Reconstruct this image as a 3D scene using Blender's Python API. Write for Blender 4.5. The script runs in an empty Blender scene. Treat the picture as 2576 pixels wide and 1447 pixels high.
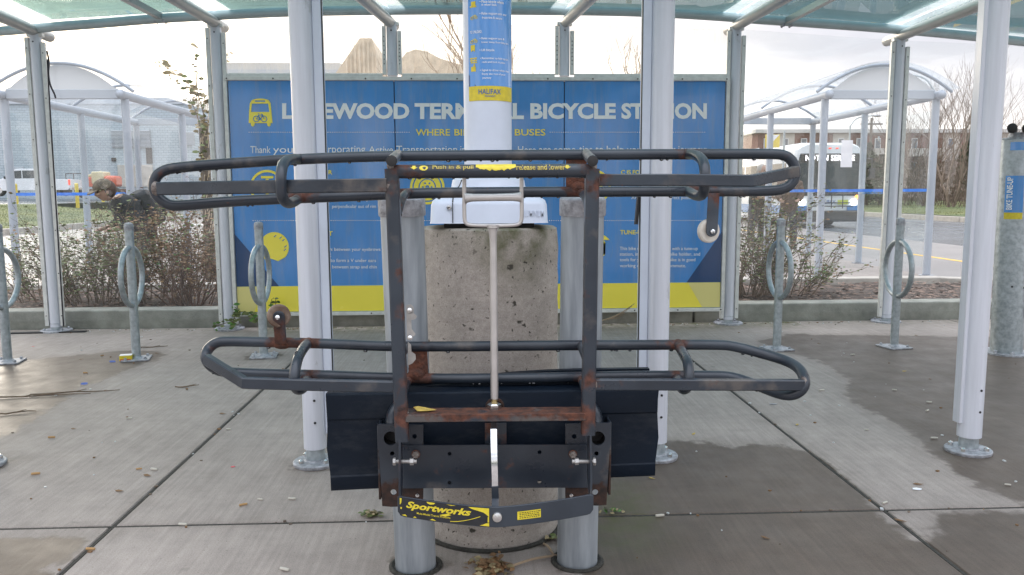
import bpy, bmesh, math, random
import numpy as np
from mathutils import Vector, Matrix

sc = bpy.context.scene
COL = sc.collection
rnd = random.Random(7)
PI = math.pi
R = math.radians

# ------------------------------------------------------------------ camera
FPX, CX, CY = 2016.9, 1288.0, 723.5          # focal length and centre on a 2576 x 1447 plate
PIT, YAW, ROL, CAMH = 0.117989, 0.0415547, -0.0045064, 1.2
fwd = Vector((math.sin(YAW)*math.cos(PIT), math.cos(YAW)*math.cos(PIT), -math.sin(PIT)))
rt0 = Vector((math.cos(YAW), -math.sin(YAW), 0)); up0 = rt0.cross(fwd)
rt = rt0*math.cos(ROL) + up0*math.sin(ROL); up = up0*math.cos(ROL) - rt0*math.sin(ROL)
cam = bpy.data.cameras.new('camera'); cam.sensor_width = 36; cam.lens = 36*FPX/2576
cam.clip_start = 0.05; cam.clip_end = 2000
co = bpy.data.objects.new('camera', cam); COL.objects.link(co)
M = Matrix((rt, up, -fwd)).transposed().to_4x4(); M.translation = (0, 0, CAMH)
co.matrix_world = M; sc.camera = co
EYE = Vector((0, 0, CAMH))
def ray(x, y):
    return (fwd + rt*((x-CX)/FPX) - up*((y-CY)/FPX))
def P(x, y, Y):                               # place in the world at distance Y that is seen at x, y
    d = ray(x, y); return EYE + d*(Y/d.y)
def G(x, y, z=0.0):                           # place on the level z
    d = ray(x, y); return EYE + d*((z-CAMH)/d.z)

# ------------------------------------------------------------------ world, sun, exposure
w = bpy.data.worlds.new('World'); sc.world = w; w.use_nodes = True
nt = w.node_tree; nt.nodes.clear()
def nn(t, ty, **k):
    n = t.nodes.new(ty)
    for a, b in k.items(): setattr(n, a, b)
    return n
def lk(t, a, b): t.links.new(a, b)
out = nn(nt, 'ShaderNodeOutputWorld'); bg = nn(nt, 'ShaderNodeBackground'); bg.inputs[1].default_value = 0.1
lk(nt, bg.outputs[0], out.inputs[0])
SUN_EL, SUN_AZ = R(13), R(-34)                # azimuth from +Y towards +X
tosun = Vector((math.sin(SUN_AZ)*math.cos(SUN_EL), math.cos(SUN_AZ)*math.cos(SUN_EL), math.sin(SUN_EL)))
sky = nn(nt, 'ShaderNodeTexSky', sky_type='NISHITA'); sky.sun_disc = False
sky.sun_elevation = SUN_EL; sky.sun_rotation = SUN_AZ; sky.air_density = 1.5; sky.dust_density = 3
tc = nn(nt, 'ShaderNodeTexCoord')
dt = nn(nt, 'ShaderNodeVectorMath', operation='DOT_PRODUCT'); dt.inputs[1].default_value = tosun
lk(nt, tc.outputs['Generated'], dt.inputs[0])
gl = nn(nt, 'ShaderNodeMapRange', interpolation_type='SMOOTHSTEP'); gl.inputs[1].default_value = 0.52; gl.inputs[2].default_value = 1.0
gl.inputs[3].default_value = 0; gl.inputs[4].default_value = 1
lk(nt, dt.outputs['Value'], gl.inputs[0])
mp = nn(nt, 'ShaderNodeMapping'); mp.inputs['Scale'].default_value = (1.2, 1.2, 4.5); mp.inputs['Location'].default_value = (0.3, 0.1, 0.2)
lk(nt, tc.outputs['Generated'], mp.inputs[0])
nz = nn(nt, 'ShaderNodeTexNoise'); nz.inputs['Scale'].default_value = 2.6; nz.inputs['Detail'].default_value = 5; nz.inputs['Roughness'].default_value = .5
lk(nt, mp.outputs[0], nz.inputs[0])
cr = nn(nt, 'ShaderNodeValToRGB')
cr.color_ramp.elements[0].position = .36; cr.color_ramp.elements[0].color = (4.0, 4.0, 4.5, 1)
cr.color_ramp.elements[1].position = .62; cr.color_ramp.elements[1].color = (8.8, 8.65, 8.6, 1)
e = cr.color_ramp.elements.new(.5); e.color = (5.5, 5.4, 5.8, 1)
lk(nt, nz.outputs['Fac'], cr.inputs[0])
gm = nn(nt, 'ShaderNodeMix', data_type='RGBA', blend_type='ADD'); gm.inputs['B'].default_value = (6.5, 5.5, 4.0, 1)
lk(nt, gl.outputs[0], gm.inputs['Factor']); lk(nt, cr.outputs[0], gm.inputs['A'])
sz = nn(nt, 'ShaderNodeSeparateXYZ'); lk(nt, tc.outputs['Generated'], sz.inputs[0])
ov = nn(nt, 'ShaderNodeMapRange'); ov.inputs[1].default_value = .28; ov.inputs[2].default_value = 1; ov.inputs[3].default_value = 0; ov.inputs[4].default_value = 1
lk(nt, sz.outputs[2], ov.inputs[0])
om = nn(nt, 'ShaderNodeMix', data_type='RGBA', blend_type='ADD'); om.inputs['B'].default_value = (9.5, 10.3, 11.8, 1)
hz = nn(nt, 'ShaderNodeMapRange', interpolation_type='SMOOTHSTEP'); hz.inputs[1].default_value = .0; hz.inputs[2].default_value = .17; hz.inputs[3].default_value = 1; hz.inputs[4].default_value = 0
lk(nt, sz.outputs[2], hz.inputs[0])
hm = nn(nt, 'ShaderNodeMix', data_type='RGBA', blend_type='ADD'); hm.inputs['B'].default_value = (3.2, 2.8, 2.2, 1); lk(nt, hz.outputs[0], hm.inputs['Factor']); lk(nt, gm.outputs['Result'], hm.inputs['A'])
lk(nt, ov.outputs[0], om.inputs['Factor']); lk(nt, hm.outputs['Result'], om.inputs['A'])
mx = nn(nt, 'ShaderNodeMix', data_type='RGBA'); mx.inputs['Factor'].default_value = .88
lk(nt, sky.outputs[0], mx.inputs['A']); lk(nt, om.outputs['Result'], mx.inputs['B']); lk(nt, mx.outputs['Result'], bg.inputs[0])
sl = bpy.data.lights.new('sun', 'SUN'); sl.energy = 0.5; sl.angle = R(16); sl.color = (1, .9, .78)
so = bpy.data.objects.new('sun', sl); COL.objects.link(so)
so.rotation_euler = tosun.to_track_quat('Z', 'Y').to_euler()
vs = sc.view_settings; vs.view_transform = 'Standard'; vs.look = 'None'; vs.exposure = 1.1; vs.gamma = 1; vs.use_curve_mapping = False
sc.cycles.max_bounces = 10; sc.cycles.transparent_max_bounces = 24; sc.cycles.glossy_bounces = 3; sc.cycles.diffuse_bounces = 3
sc.cycles.use_denoising = True; sc.cycles.sample_clamp_indirect = 4

# ------------------------------------------------------------------ materials
MAT = {}
def pm(name, col, rough=.5, metal=0, noise=0, nscale=20, bump=0, bscale=60, coat=0, spec=.5, detail=4, stretch=(1, 1, 1), col2=None, emit=0, lo=.35, hi=.65, scuff=None):
    m = bpy.data.materials.new(name); m.use_nodes = True; t = m.node_tree
    b = t.nodes['Principled BSDF']; b.inputs['Base Color'].default_value = (*col, 1)
    b.inputs['Roughness'].default_value = rough; b.inputs['Metallic'].default_value = metal
    b.inputs['Coat Weight'].default_value = coat; b.inputs['Coat Roughness'].default_value = .08; b.inputs['Specular IOR Level'].default_value = spec
    tcn = nn(t, 'ShaderNodeTexCoord'); mpn = nn(t, 'ShaderNodeMapping'); mpn.inputs['Scale'].default_value = stretch
    lk(t, tcn.outputs['Object'], mpn.inputs[0])
    if noise or col2:
        n = nn(t, 'ShaderNodeTexNoise'); n.inputs['Scale'].default_value = nscale; n.inputs['Detail'].default_value = detail; n.inputs['Roughness'].default_value = .6
        lk(t, mpn.outputs[0], n.inputs[0])
        r = nn(t, 'ShaderNodeValToRGB'); r.color_ramp.elements[0].position = lo; r.color_ramp.elements[1].position = hi
        c2 = col2 or tuple(min(1, c*(1+noise)) for c in col)
        c1 = col if col2 else tuple(c*(1-noise) for c in col)
        r.color_ramp.elements[0].color = (*c1, 1); r.color_ramp.elements[1].color = (*c2, 1)
        lk(t, n.outputs['Fac'], r.inputs[0]); lk(t, r.outputs[0], b.inputs['Base Color'])
        rr = nn(t, 'ShaderNodeMapRange'); rr.inputs[3].default_value = rough*.8; rr.inputs[4].default_value = min(1, rough*1.25)
        lk(t, n.outputs['Fac'], rr.inputs[0]); lk(t, rr.outputs[0], b.inputs['Roughness'])
    if scuff:
        sm = nn(t, 'ShaderNodeMapping'); sm.inputs['Scale'].default_value = scuff[2]; lk(t, tcn.outputs['Object'], sm.inputs[0])
        sn = nn(t, 'ShaderNodeTexNoise'); sn.inputs['Scale'].default_value = scuff[0]; sn.inputs['Detail'].default_value = 6; sn.inputs['Roughness'].default_value = .7; lk(t, sm.outputs[0], sn.inputs[0])
        sr = nn(t, 'ShaderNodeMapRange'); sr.inputs[1].default_value = scuff[3]; sr.inputs[2].default_value = scuff[3]+scuff[4]; sr.inputs[3].default_value = 0; sr.inputs[4].default_value = scuff[5]; lk(t, sn.outputs['Fac'], sr.inputs[0])
        sx_ = nn(t, 'ShaderNodeMix', data_type='RGBA'); src = b.inputs['Base Color'].links
        if src: lk(t, src[0].from_socket, sx_.inputs['A'])
        else: sx_.inputs['A'].default_value = (*col, 1)
        sx_.inputs['B'].default_value = (*scuff[1], 1); lk(t, sr.outputs[0], sx_.inputs['Factor']); lk(t, sx_.outputs['Result'], b.inputs['Base Color'])
    if bump:
        n2 = nn(t, 'ShaderNodeTexNoise'); n2.inputs['Scale'].default_value = bscale; n2.inputs['Detail'].default_value = 3
        lk(t, mpn.outputs[0], n2.inputs[0])
        bp = nn(t, 'ShaderNodeBump'); bp.inputs['Strength'].default_value = bump; bp.inputs['Distance'].default_value = .01
        lk(t, n2.outputs['Fac'], bp.inputs['Height']); lk(t, bp.outputs[0], b.inputs['Normal'])
    if emit:
        b.inputs['Emission Color'].default_value = (*col, 1); b.inputs['Emission Strength'].default_value = emit
    MAT[name] = m; return m
def glass(name, tint, refl=1.0, dirt=.05, dirtcol=(.8, .82, .83), streak=0, rough=.0):
    m = bpy.data.materials.new(name); m.use_nodes = True; t = m.node_tree; t.nodes.clear()
    o = nn(t, 'ShaderNodeOutputMaterial'); tr = nn(t, 'ShaderNodeBsdfTransparent'); tr.inputs[0].default_value = (*tint, 1)
    gs = nn(t, 'ShaderNodeBsdfGlossy'); gs.inputs['Roughness'].default_value = rough
    df = nn(t, 'ShaderNodeBsdfDiffuse'); df.inputs[0].default_value = (*dirtcol, 1)
    tl = nn(t, 'ShaderNodeBsdfTranslucent'); tl.inputs[0].default_value = (*dirtcol, 1)
    dm = nn(t, 'ShaderNodeMixShader'); dm.inputs[0].default_value = .5; lk(t, df.outputs[0], dm.inputs[1]); lk(t, tl.outputs[0], dm.inputs[2])
    lw = nn(t, 'ShaderNodeLayerWeight'); pw = nn(t, 'ShaderNodeMath', operation='POWER'); pw.inputs[1].default_value = 5
    lk(t, lw.outputs['Facing'], pw.inputs[0])
    ma = nn(t, 'ShaderNodeMath', operation='MULTIPLY_ADD'); ma.inputs[1].default_value = .8*refl; ma.inputs[2].default_value = .045*refl
    lk(t, pw.outputs[0], ma.inputs[0])
    tcn = nn(t, 'ShaderNodeTexCoord'); mpn = nn(t, 'ShaderNodeMapping'); mpn.inputs['Scale'].default_value = (14, 14, 1.2) if streak else (1.5, 1.5, 1)
    lk(t, tcn.outputs['Object'], mpn.inputs[0]); n = nn(t, 'ShaderNodeTexNoise'); n.inputs['Scale'].default_value = 2.2; n.inputs['Detail'].default_value = 5
    lk(t, mpn.outputs[0], n.inputs[0])
    mr = nn(t, 'ShaderNodeMapRange'); mr.inputs[1].default_value = .35; mr.inputs[2].default_value = .75; mr.inputs[3].default_value = dirt*.5; mr.inputs[4].default_value = dirt*1.5+streak
    lk(t, n.outputs['Fac'], mr.inputs[0])
    m1 = nn(t, 'ShaderNodeMixShader'); lk(t, mr.outputs[0], m1.inputs[0]); lk(t, tr.outputs[0], m1.inputs[1]); lk(t, dm.outputs[0], m1.inputs[2])
    m2 = nn(t, 'ShaderNodeMixShader'); lk(t, ma.outputs[0], m2.inputs[0]); lk(t, m1.outputs[0], m2.inputs[1]); lk(t, gs.outputs[0], m2.inputs[2])
    lk(t, m2.outputs[0], o.inputs[0]); MAT[name] = m; return m

pm('alu', (.64, .665, .735), .36, .15, .06, 5, .02, 300, stretch=(8, 8, .4), scuff=(7, (.27, .26, .24), (1, 1, .45), .62, .06, .40))
pm('alu_far', (.40, .44, .50), .4, .1, .04, 5)
pm('alu_frame', (.66, .67, .65), .42, .2, .10, 18, .05, 120)
pm('roof_tube', (.42, .50, .52), .4, .3, .08, 6)
pm('rafter', (.42, .43, .42), .38, .45, .08, 5)
pm('galv', (.30, .34, .36), .42, .5, .16, 30, .05, 60, col2=(.46, .51, .54))
pm('galv_dull', (.25, .28, .31), .5, .4, .2, 7, .04, 40, stretch=(3, 3, .35), col2=(.42, .46, .50))
pm('galv_cap', (.36, .37, .40), .6, .4, .3, 40, .5, 90)
pm('white_alu', (.60, .655, .76), .44, .1, .04, 8, .04, 350, scuff=(6, (.30, .29, .27), (1, 1, .4), .64, .06, .32))
pm('steel', (.62, .62, .62), .25, 1, .1, 40)
pm('chrome', (.75, .77, .8), .12, 1, .1, 60)
pm('handle_alu', (.52, .50, .49), .42, .75, .06, 20, .03, 200)
pm('cam_steel', (.36, .35, .34), .4, .6, .15, 30)
pm('brass', (.42, .33, .16), .35, .9, .2, 60)
pm('bumper', (.003, .008, .017), .5, 0, .15, 3, .12, 500, spec=.2, scuff=(5, (.045, .05, .056), (1, 1, 2.5), .52, .25, .5))
pm('black', (.012, .012, .014), .5)
pm('cable', (.015, .013, .02), .5)
pm('rubber', (.02, .02, .021), .7)
pm('roller', (.50, .46, .40), .5, 0, .25, 18, .1, 80, col2=(.68, .66, .62))
pm('roller_rusty', (.10, .06, .04), .65, 0, .3, 22, .1, 80, col2=(.24, .19, .15))
pm('rust', (.05, .02, .013), .85, 0, .5, 45, .6, 120, col2=(.13, .045, .024))
pm('rust_dark', (.018, .010, .008), .8, 0, .5, 30, .6, 90, col2=(.06, .024, .014))
pm('weld', (.11, .085, .075), .6, .2, .5, 70, .8, 150, col2=(.26, .23, .21))
pm('blue', (.040, .25, .64), .2, 0, .10, 2.2, coat=1.0, stretch=(1.6, 1, .5), spec=.6, scuff=(2.6, (.25, .32, .42), (5, 1, .55), .50, .2, .38))
pm('navy', (.010, .055, .16), .2, coat=.5, spec=.6)
pm('yellow', (.93, .79, .085), .25, 0, .03, 2, coat=.3)
pm('pale_yellow', (.74, .66, .25), .25, coat=.3)
pm('white_print', (.86, .89, .90), .3, coat=.3)
pm('sticker_yellow', (.64, .52, .03), .4, 0, .1, 60)
pm('sticker_black', (.016, .018, .022), .35, 0, .2, 30)
pm('faded_yellow', (.42, .33, .06), .5, 0, .3, 50)
pm('halifax_blue', (.04, .12, .34), .35)
pm('kerb', (.25, .255, .225), .85, 0, .22, 6, .25, 60)
pm('kerb_back', (.40, .37, .33), .85, 0, .15, 6, .25, 60)
pm('soil', (.06, .042, .033), .95, 0, .5, 30, .8, 60)
pm('mulch', (.12, .075, .055), .9, 0, .5, 14, col2=(.26, .18, .14))
pm('joint', (.035, .033, .028), .95, 0, .4, 80, .6, 90)
pm('far_pavement', (.38, .35, .33), .75, 0, .12, 1.2, .1, 40)
pm('lane', (.215, .195, .185), .55, 0, .18, .5, .15, 60)
pm('asphalt', (.095, .105, .12), .26, 0, .3, .35, .2, 80)
pm('ground', (.12, .12, .11), .9, 0, .2, .2)
pm('line_yellow', (.72, .44, .06), .6, 0, .1, 4)
pm('line_white', (.78, .78, .76), .6)
pm('grass', (.07, .10, .025), .9, 0, .3, .35, .4, 8, col2=(.16, .17, .05))
pm('grass_blade', (.08, .115, .03), .8, 0, .3, .35, col2=(.18, .18, .06))
pm('block', (.40, .47, .52), .8, 0, .06, .6)
pm('fascia', (.46, .50, .55), .6)
pm('louvre', (.22, .25, .27), .5, .3)
pm('dark', (.02, .02, .022), .6)
pm('tan', (.64, .53, .40), .8, 0, .2, 2)
pm('roof_pale', (.55, .55, .54), .6)
pm('brick', (.20, .085, .065), .9, 0, .2, 1.2)
pm('siding', (.50, .47, .43), .8, 0, .1, 1)
pm('win', (.10, .12, .15), .1, 0, spec=.8)
pm('win_frame', (.72, .72, .72), .5)
pm('bark', (.14, .105, .08), .95, 0, .4, 12, .5, 20)
pm('bark_warm', (.34, .25, .17), .95, 0, .3, 8, .5, 20)
pm('twig', (.16, .115, .08), .95, 0, .4, 10)
pm('twig_pale', (.20, .15, .12), .95, 0, .3, 2)
pm('twig_red', (.15, .085, .06), .9, 0, .4, 10)
pm('leaf', (.09, .13, .04), .55, 0, .4, 6, col2=(.19, .21, .075))
pm('leaf_brown', (.20, .11, .06), .7, 0, .4, 6, col2=(.30, .19, .09))
pm('leaf_bright', (.08, .19, .03), .5, 0, .3, 8)
pm('leaf_tan', (.30, .24, .13), .7, 0, .3, 8)
pm('needle', (.03, .055, .022), .8, 0, .4, .8, col2=(.08, .105, .04))
pm('brush', (.085, .058, .045), .95, 0, .35, .5, col2=(.17, .12, .09))
pm('pole_wood', (.11, .09, .075), .9, 0, .5, 22, .9, 30, stretch=(1, 1, .35), col2=(.20, .17, .14))
pm('car_white', (.74, .76, .80), .2, coat=1)
pm('bus_white', (.72, .76, .80), .22, coat=.8)
pm('bus_blue', (.05, .22, .52), .25, coat=.8)
pm('bus_glass', (.012, .030, .042), .06, spec=.35)
pm('bus_dark', (.025, .028, .032), .5)
pm('lamp_lit', (1, .95, .9), .3, emit=3)
pm('amber_lit', (1, .35, .05), .3, emit=2.5)
pm('led', (1, .93, .97), .4, emit=2.2)
pm('red_lit', (.8, .05, .02), .3, emit=.8)
pm('plate', (.55, .62, .06), .5)
pm('orange', (.62, .11, .05), .4, coat=.4)
pm('cream', (.55, .48, .30), .5)
pm('paint_yellow', (.72, .55, .05), .45, 0, .08, 10)
pm('skin', (.34, .21, .155), .55)
pm('jacket', (.010, .013, .018), .85)
pm('jacket_brown', (.085, .05, .035), .9, 0, .3, 8)
pm('trousers', (.03, .034, .045), .9)
pm('cap_cloth', (.07, .06, .045), .9, 0, .3, 20, col2=(.17, .14, .10))
pm('hair', (.05, .022, .015), .7)
pm('hair_grey', (.34, .32, .30), .7)
pm('backpack', (.014, .018, .024), .8)
pm('paper', (.82, .82, .85), .6)
pm('butt_white', (.50, .47, .41), .8)
pm('glass_grit', (.52, .54, .55), .4)
pm('butt_tan', (.42, .25, .11), .8)
pm('leaf_dry', (.20, .11, .05), .8, 0, .3, 40)
pm('leaf_yellow', (.50, .36, .08), .7, 0, .2, 40)
pm('purple', (.035, .02, .07), .5)
pm('pack_red', (.6, .1, .03), .4)
pm('litter_blue', (.06, .12, .42), .5)
pm('litter_red', (.7, .05, .08), .5)
pm('shell_roof', (.66, .68, .70), .35)
pm('drop', (.01, .011, .013), .03, spec=1)
glass('pane', (.985, .992, .992), .65, .012)
glass('pane_far', (.975, .988, .99), .5, .010, (.80, .86, .90))
glass('pane_streak', (.98, .975, .965), .6, .06, (.9, .85, .75), streak=.11)
glass('roof_glass', (.40, .51, .52), .8, .14, (.36, .48, .48))
glass('frit', (.93, .99, .985), .8, .40, (.90, .96, .95))
glass('stripe', (.30, .55, .95), .7, .7, (.17, .42, .88))
glass('shell', (.92, .94, .95), .5, .22, (.80, .83, .86))

def concrete(name, base, wetcol, pits=False):
    m = bpy.data.materials.new(name); m.use_nodes = True; t = m.node_tree; b = t.nodes['Principled BSDF']
    tcn = nn(t, 'ShaderNodeTexCoord')
    def noise(s, d=4, st=(1, 1, 1), rough=.6, rot=0):
        mpn = nn(t, 'ShaderNodeMapping'); mpn.inputs['Scale'].default_value = st; mpn.inputs['Rotation'].default_value = (0, 0, rot); lk(t, tcn.outputs['Object'], mpn.inputs[0])
        n = nn(t, 'ShaderNodeTexNoise'); n.inputs['Scale'].default_value = s; n.inputs['Detail'].default_value = d; n.inputs['Roughness'].default_value = rough
        lk(t, mpn.outputs[0], n.inputs[0]); return n.outputs['Fac']
    def mrange(x, a, b2, c, d, smooth=False):
        k = nn(t, 'ShaderNodeMapRange')
        if smooth: k.interpolation_type = 'SMOOTHSTEP'
        for i, v in enumerate((a, b2, c, d)): k.inputs[i+1].default_value = v
        lk(t, x, k.inputs[0]); return k.outputs[0]
    def mixc(f, a, b2, bt='MIX'):
        k = nn(t, 'ShaderNodeMix', data_type='RGBA', blend_type=bt)
        for s, v in (('A', a), ('B', b2)):
            if isinstance(v, tuple): k.inputs[s].default_value = (*v, 1)
            else: lk(t, v, k.inputs[s])
        if isinstance(f, float): k.inputs['Factor'].default_value = f
        else: lk(t, f, k.inputs['Factor'])
        return k.outputs['Result']
    def mth(op, a, b2):
        k = nn(t, 'ShaderNodeMath', operation=op)
        for i, v in enumerate((a, b2)):
            if isinstance(v, float): k.inputs[i].default_value = v
            else: lk(t, v, k.inputs[i])
        return k.outputs[0]
    big = mrange(noise(1.4, 5), .35, .68, .88, 1.10); mid = mrange(noise(11, 4), .3, .7, .90, 1.10); fine = mrange(noise(240, 2), .3, .72, .80, 1.16)
    broom = noise(60, 2, (1, .035, 1), rot=R(-32))
    br = mrange(broom, .35, .7, .90, 1.08)
    k = mth('MULTIPLY', mth('MULTIPLY', big, mid), mth('MULTIPLY', fine, br))
    cb = nn(t, 'ShaderNodeCombineColor'); [lk(t, k, cb.inputs[i]) for i in range(3)]
    c = mixc(1.0, base, cb.outputs[0], 'MULTIPLY')
    specks = mrange(noise(90, 1), .70, .74, 0, .55)
    c = mixc(specks, c, (.14, .12, .10))
    if pits:
        form = noise(3.0, 3, (.15, .15, 6)); c = mixc(mrange(form, .60, .64, 0, .08), c, (.72, .66, .6)); c = mixc(mrange(noise(2.2, 3, (2.5, 2.5, .25)), .5, .75, 0, .35), c, (.26, .235, .205))
    spots = mrange(noise(7, 2, rough=.4), .735, .76, 0, .35); c = mixc(spots, c, (.13, .12, .11))
    aw = nn(t, 'ShaderNodeAttribute'); aw.attribute_name = 'wet'  # real wetness, and painted contact shade around post and footing bases
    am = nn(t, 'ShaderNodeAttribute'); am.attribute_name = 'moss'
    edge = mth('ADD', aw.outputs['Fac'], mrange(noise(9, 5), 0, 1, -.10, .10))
    wet = mrange(edge, -.015, .045, 0, 1, True)  # mask of real wetness plus the painted contact shade round the feet
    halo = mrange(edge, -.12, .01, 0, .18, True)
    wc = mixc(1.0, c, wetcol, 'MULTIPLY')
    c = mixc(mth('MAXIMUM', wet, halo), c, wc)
    mo = mth('MULTIPLY', am.outputs['Fac'], mrange(noise(14, 5), .34, .66, .15, 1.0))
    c = mixc(mrange(mo, 0, .8, 0, .92), c, (.075, .082, .030))
    h = mth('ADD', mth('MULTIPLY', broom, .35), mth('MULTIPLY', noise(180, 3), .5))
    if pits:
        dn = nn(t, 'ShaderNodeTexNoise'); dn.inputs['Scale'].default_value = 45; dn.inputs['Detail'].default_value = 2; lk(t, tcn.outputs['Object'], dn.inputs[0])
        dv = nn(t, 'ShaderNodeVectorMath', operation='MULTIPLY_ADD'); dv.inputs[1].default_value = (.035, .035, .035); lk(t, dn.outputs['Color'], dv.inputs[0]); lk(t, tcn.outputs['Object'], dv.inputs[2])
        vo = nn(t, 'ShaderNodeTexVoronoi'); vo.inputs['Scale'].default_value = 19; lk(t, dv.outputs[0], vo.inputs['Vector'])
        sel = mrange(vo.outputs['Color'], .40, .44, 0, 1)
        pit = mth('MULTIPLY', mrange(vo.outputs['Distance'], .11, .18, 1, 0), sel)
        vo2 = nn(t, 'ShaderNodeTexVoronoi'); vo2.inputs['Scale'].default_value = 52; lk(t, dv.outputs[0], vo2.inputs['Vector'])
        sel2 = mrange(vo2.outputs['Color'], .55, .6, 0, 1)
        pit2 = mth('MULTIPLY', mrange(vo2.outputs['Distance'], .12, .24, 1, 0), sel2)
        pt = mth('MAXIMUM', pit, pit2)
        c = mixc(pt, c, (.06, .055, .045)); h = mth('SUBTRACT', h, mth('MULTIPLY', pt, 3.0))
    lk(t, c, b.inputs['Base Color'])
    rgh = mrange(noise(5, 4), .3, .7, .40, .58); b.inputs['Specular IOR Level'].default_value = .28
    rm = nn(t, 'ShaderNodeMix'); lk(t, wet, rm.inputs['Factor']); rm.inputs['A'].default_value = .78; lk(t, rgh, rm.inputs['B']); lk(t, rm.outputs[0], b.inputs['Roughness'])
    bp = nn(t, 'ShaderNodeBump'); bp.inputs['Strength'].default_value = .3; bp.inputs['Distance'].default_value = .004
    lk(t, h, bp.inputs['Height']); lk(t, bp.outputs[0], b.inputs['Normal'])
    MAT[name] = m
concrete('pavement', (.342, .298, .272), (.33, .295, .26))
concrete('footing', (.385, .345, .31), (.5, .47, .4), True)

def rackpaint(name, wear=.5, r1=(.026, .013, .011), r2=(.115, .043, .027)):
    m = bpy.data.materials.new(name); m.use_nodes = True; t = m.node_tree; b = t.nodes['Principled BSDF']
    tcn = nn(t, 'ShaderNodeTexCoord')
    def noise(s, d=4):
        n = nn(t, 'ShaderNodeTexNoise'); n.inputs['Scale'].default_value = s; n.inputs['Detail'].default_value = d; n.inputs['Roughness'].default_value = .62
        lk(t, tcn.outputs['Object'], n.inputs[0]); return n.outputs['Fac']
    def mr(x, a, b2, c, d):
        k = nn(t, 'ShaderNodeMapRange')
        for i, v in enumerate((a, b2, c, d)): k.inputs[i+1].default_value = v
        lk(t, x, k.inputs[0]); return k.outputs[0]
    def mixc(f, a, b2):
        k = nn(t, 'ShaderNodeMix', data_type='RGBA')
        for s, v in (('A', a), ('B', b2)):
            if isinstance(v, tuple): k.inputs[s].default_value = (*v, 1)
            else: lk(t, v, k.inputs[s])
        lk(t, f, k.inputs['Factor']); return k.outputs['Result']
    at = nn(t, 'ShaderNodeAttribute'); at.attribute_name = 'rust'
    big = noise(5, 5); fine = noise(45, 5); n3 = noise(16, 6)
    c = mixc(mr(noise(3, 3), .35, .65, 0, 1), (.012, .017, .026), (.032, .042, .056))
    worn = mr(big, .62-.12*wear, .70-.10*wear, 0, .7); c = mixc(worn, c, (.105, .092, .082))
    ad = nn(t, 'ShaderNodeMath', operation='ADD'); lk(t, at.outputs['Fac'], ad.inputs[0]); lk(t, mr(n3, .3, .7, -.35, .35), ad.inputs[1])
    rs = mr(ad.outputs[0], .28, .5, 0, 1)
    sp = mr(fine, .69, .74, 0, .8)
    mxn = nn(t, 'ShaderNodeMath', operation='MAXIMUM'); lk(t, rs, mxn.inputs[0]); lk(t, sp, mxn.inputs[1])
    rc = mixc(mr(fine, .35, .65, 0, 1), r1, r2)
    c = mixc(mxn.outputs[0], c, rc); lk(t, c, b.inputs['Base Color'])
    rg = nn(t, 'ShaderNodeMix'); lk(t, mxn.outputs[0], rg.inputs['Factor']); lk(t, mr(big, .3, .7, .24, .42), rg.inputs['A']); rg.inputs['B'].default_value = .85
    lk(t, rg.outputs[0], b.inputs['Roughness'])
    bp = nn(t, 'ShaderNodeBump'); bp.inputs['Strength'].default_value = .25; bp.inputs['Distance'].default_value = .003
    lk(t, fine, bp.inputs['Height']); lk(t, bp.outputs[0], b.inputs['Normal'])
    MAT[name] = m
rackpaint('rack', .3); rackpaint('rack_bar', 1.0); rackpaint('rack_plain', -2); rackpaint('rack_up', .15); rackpaint('rack_bracket', .2, (.010, .007, .006), (.045, .020, .013)); rackpaint('rack_cross', 1.6, (.03, .013, .010), (.12, .042, .022))

def blockwall(name, c1, c2, mortar, sx):
    m = bpy.data.materials.new(name); m.use_nodes = True; t = m.node_tree; b = t.nodes['Principled BSDF']
    tcn = nn(t, 'ShaderNodeTexCoord'); mpn = nn(t, 'ShaderNodeMapping'); mpn.inputs['Rotation'].default_value = (R(-90), 0, 0); lk(t, tcn.outputs['Object'], mpn.inputs[0])
    br = nn(t, 'ShaderNodeTexBrick'); br.inputs['Scale'].default_value = sx; br.inputs['Color1'].default_value = (*c1, 1); br.inputs['Color2'].default_value = (*c2, 1); br.inputs['Mortar'].default_value = (*mortar, 1)
    br.inputs['Mortar Size'].default_value = .02; br.inputs['Row Height'].default_value = .25
    lk(t, mpn.outputs[0], br.inputs[0]); lk(t, br.outputs[0], b.inputs['Base Color']); b.inputs['Roughness'].default_value = .85
    MAT[name] = m
blockwall('blockwork', (.37, .44, .49), (.42, .49, .54), (.27, .31, .34), 1.2)
blockwall('brickwork', (.21, .085, .065), (.17, .07, .055), (.26, .2, .17), 4)

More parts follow.
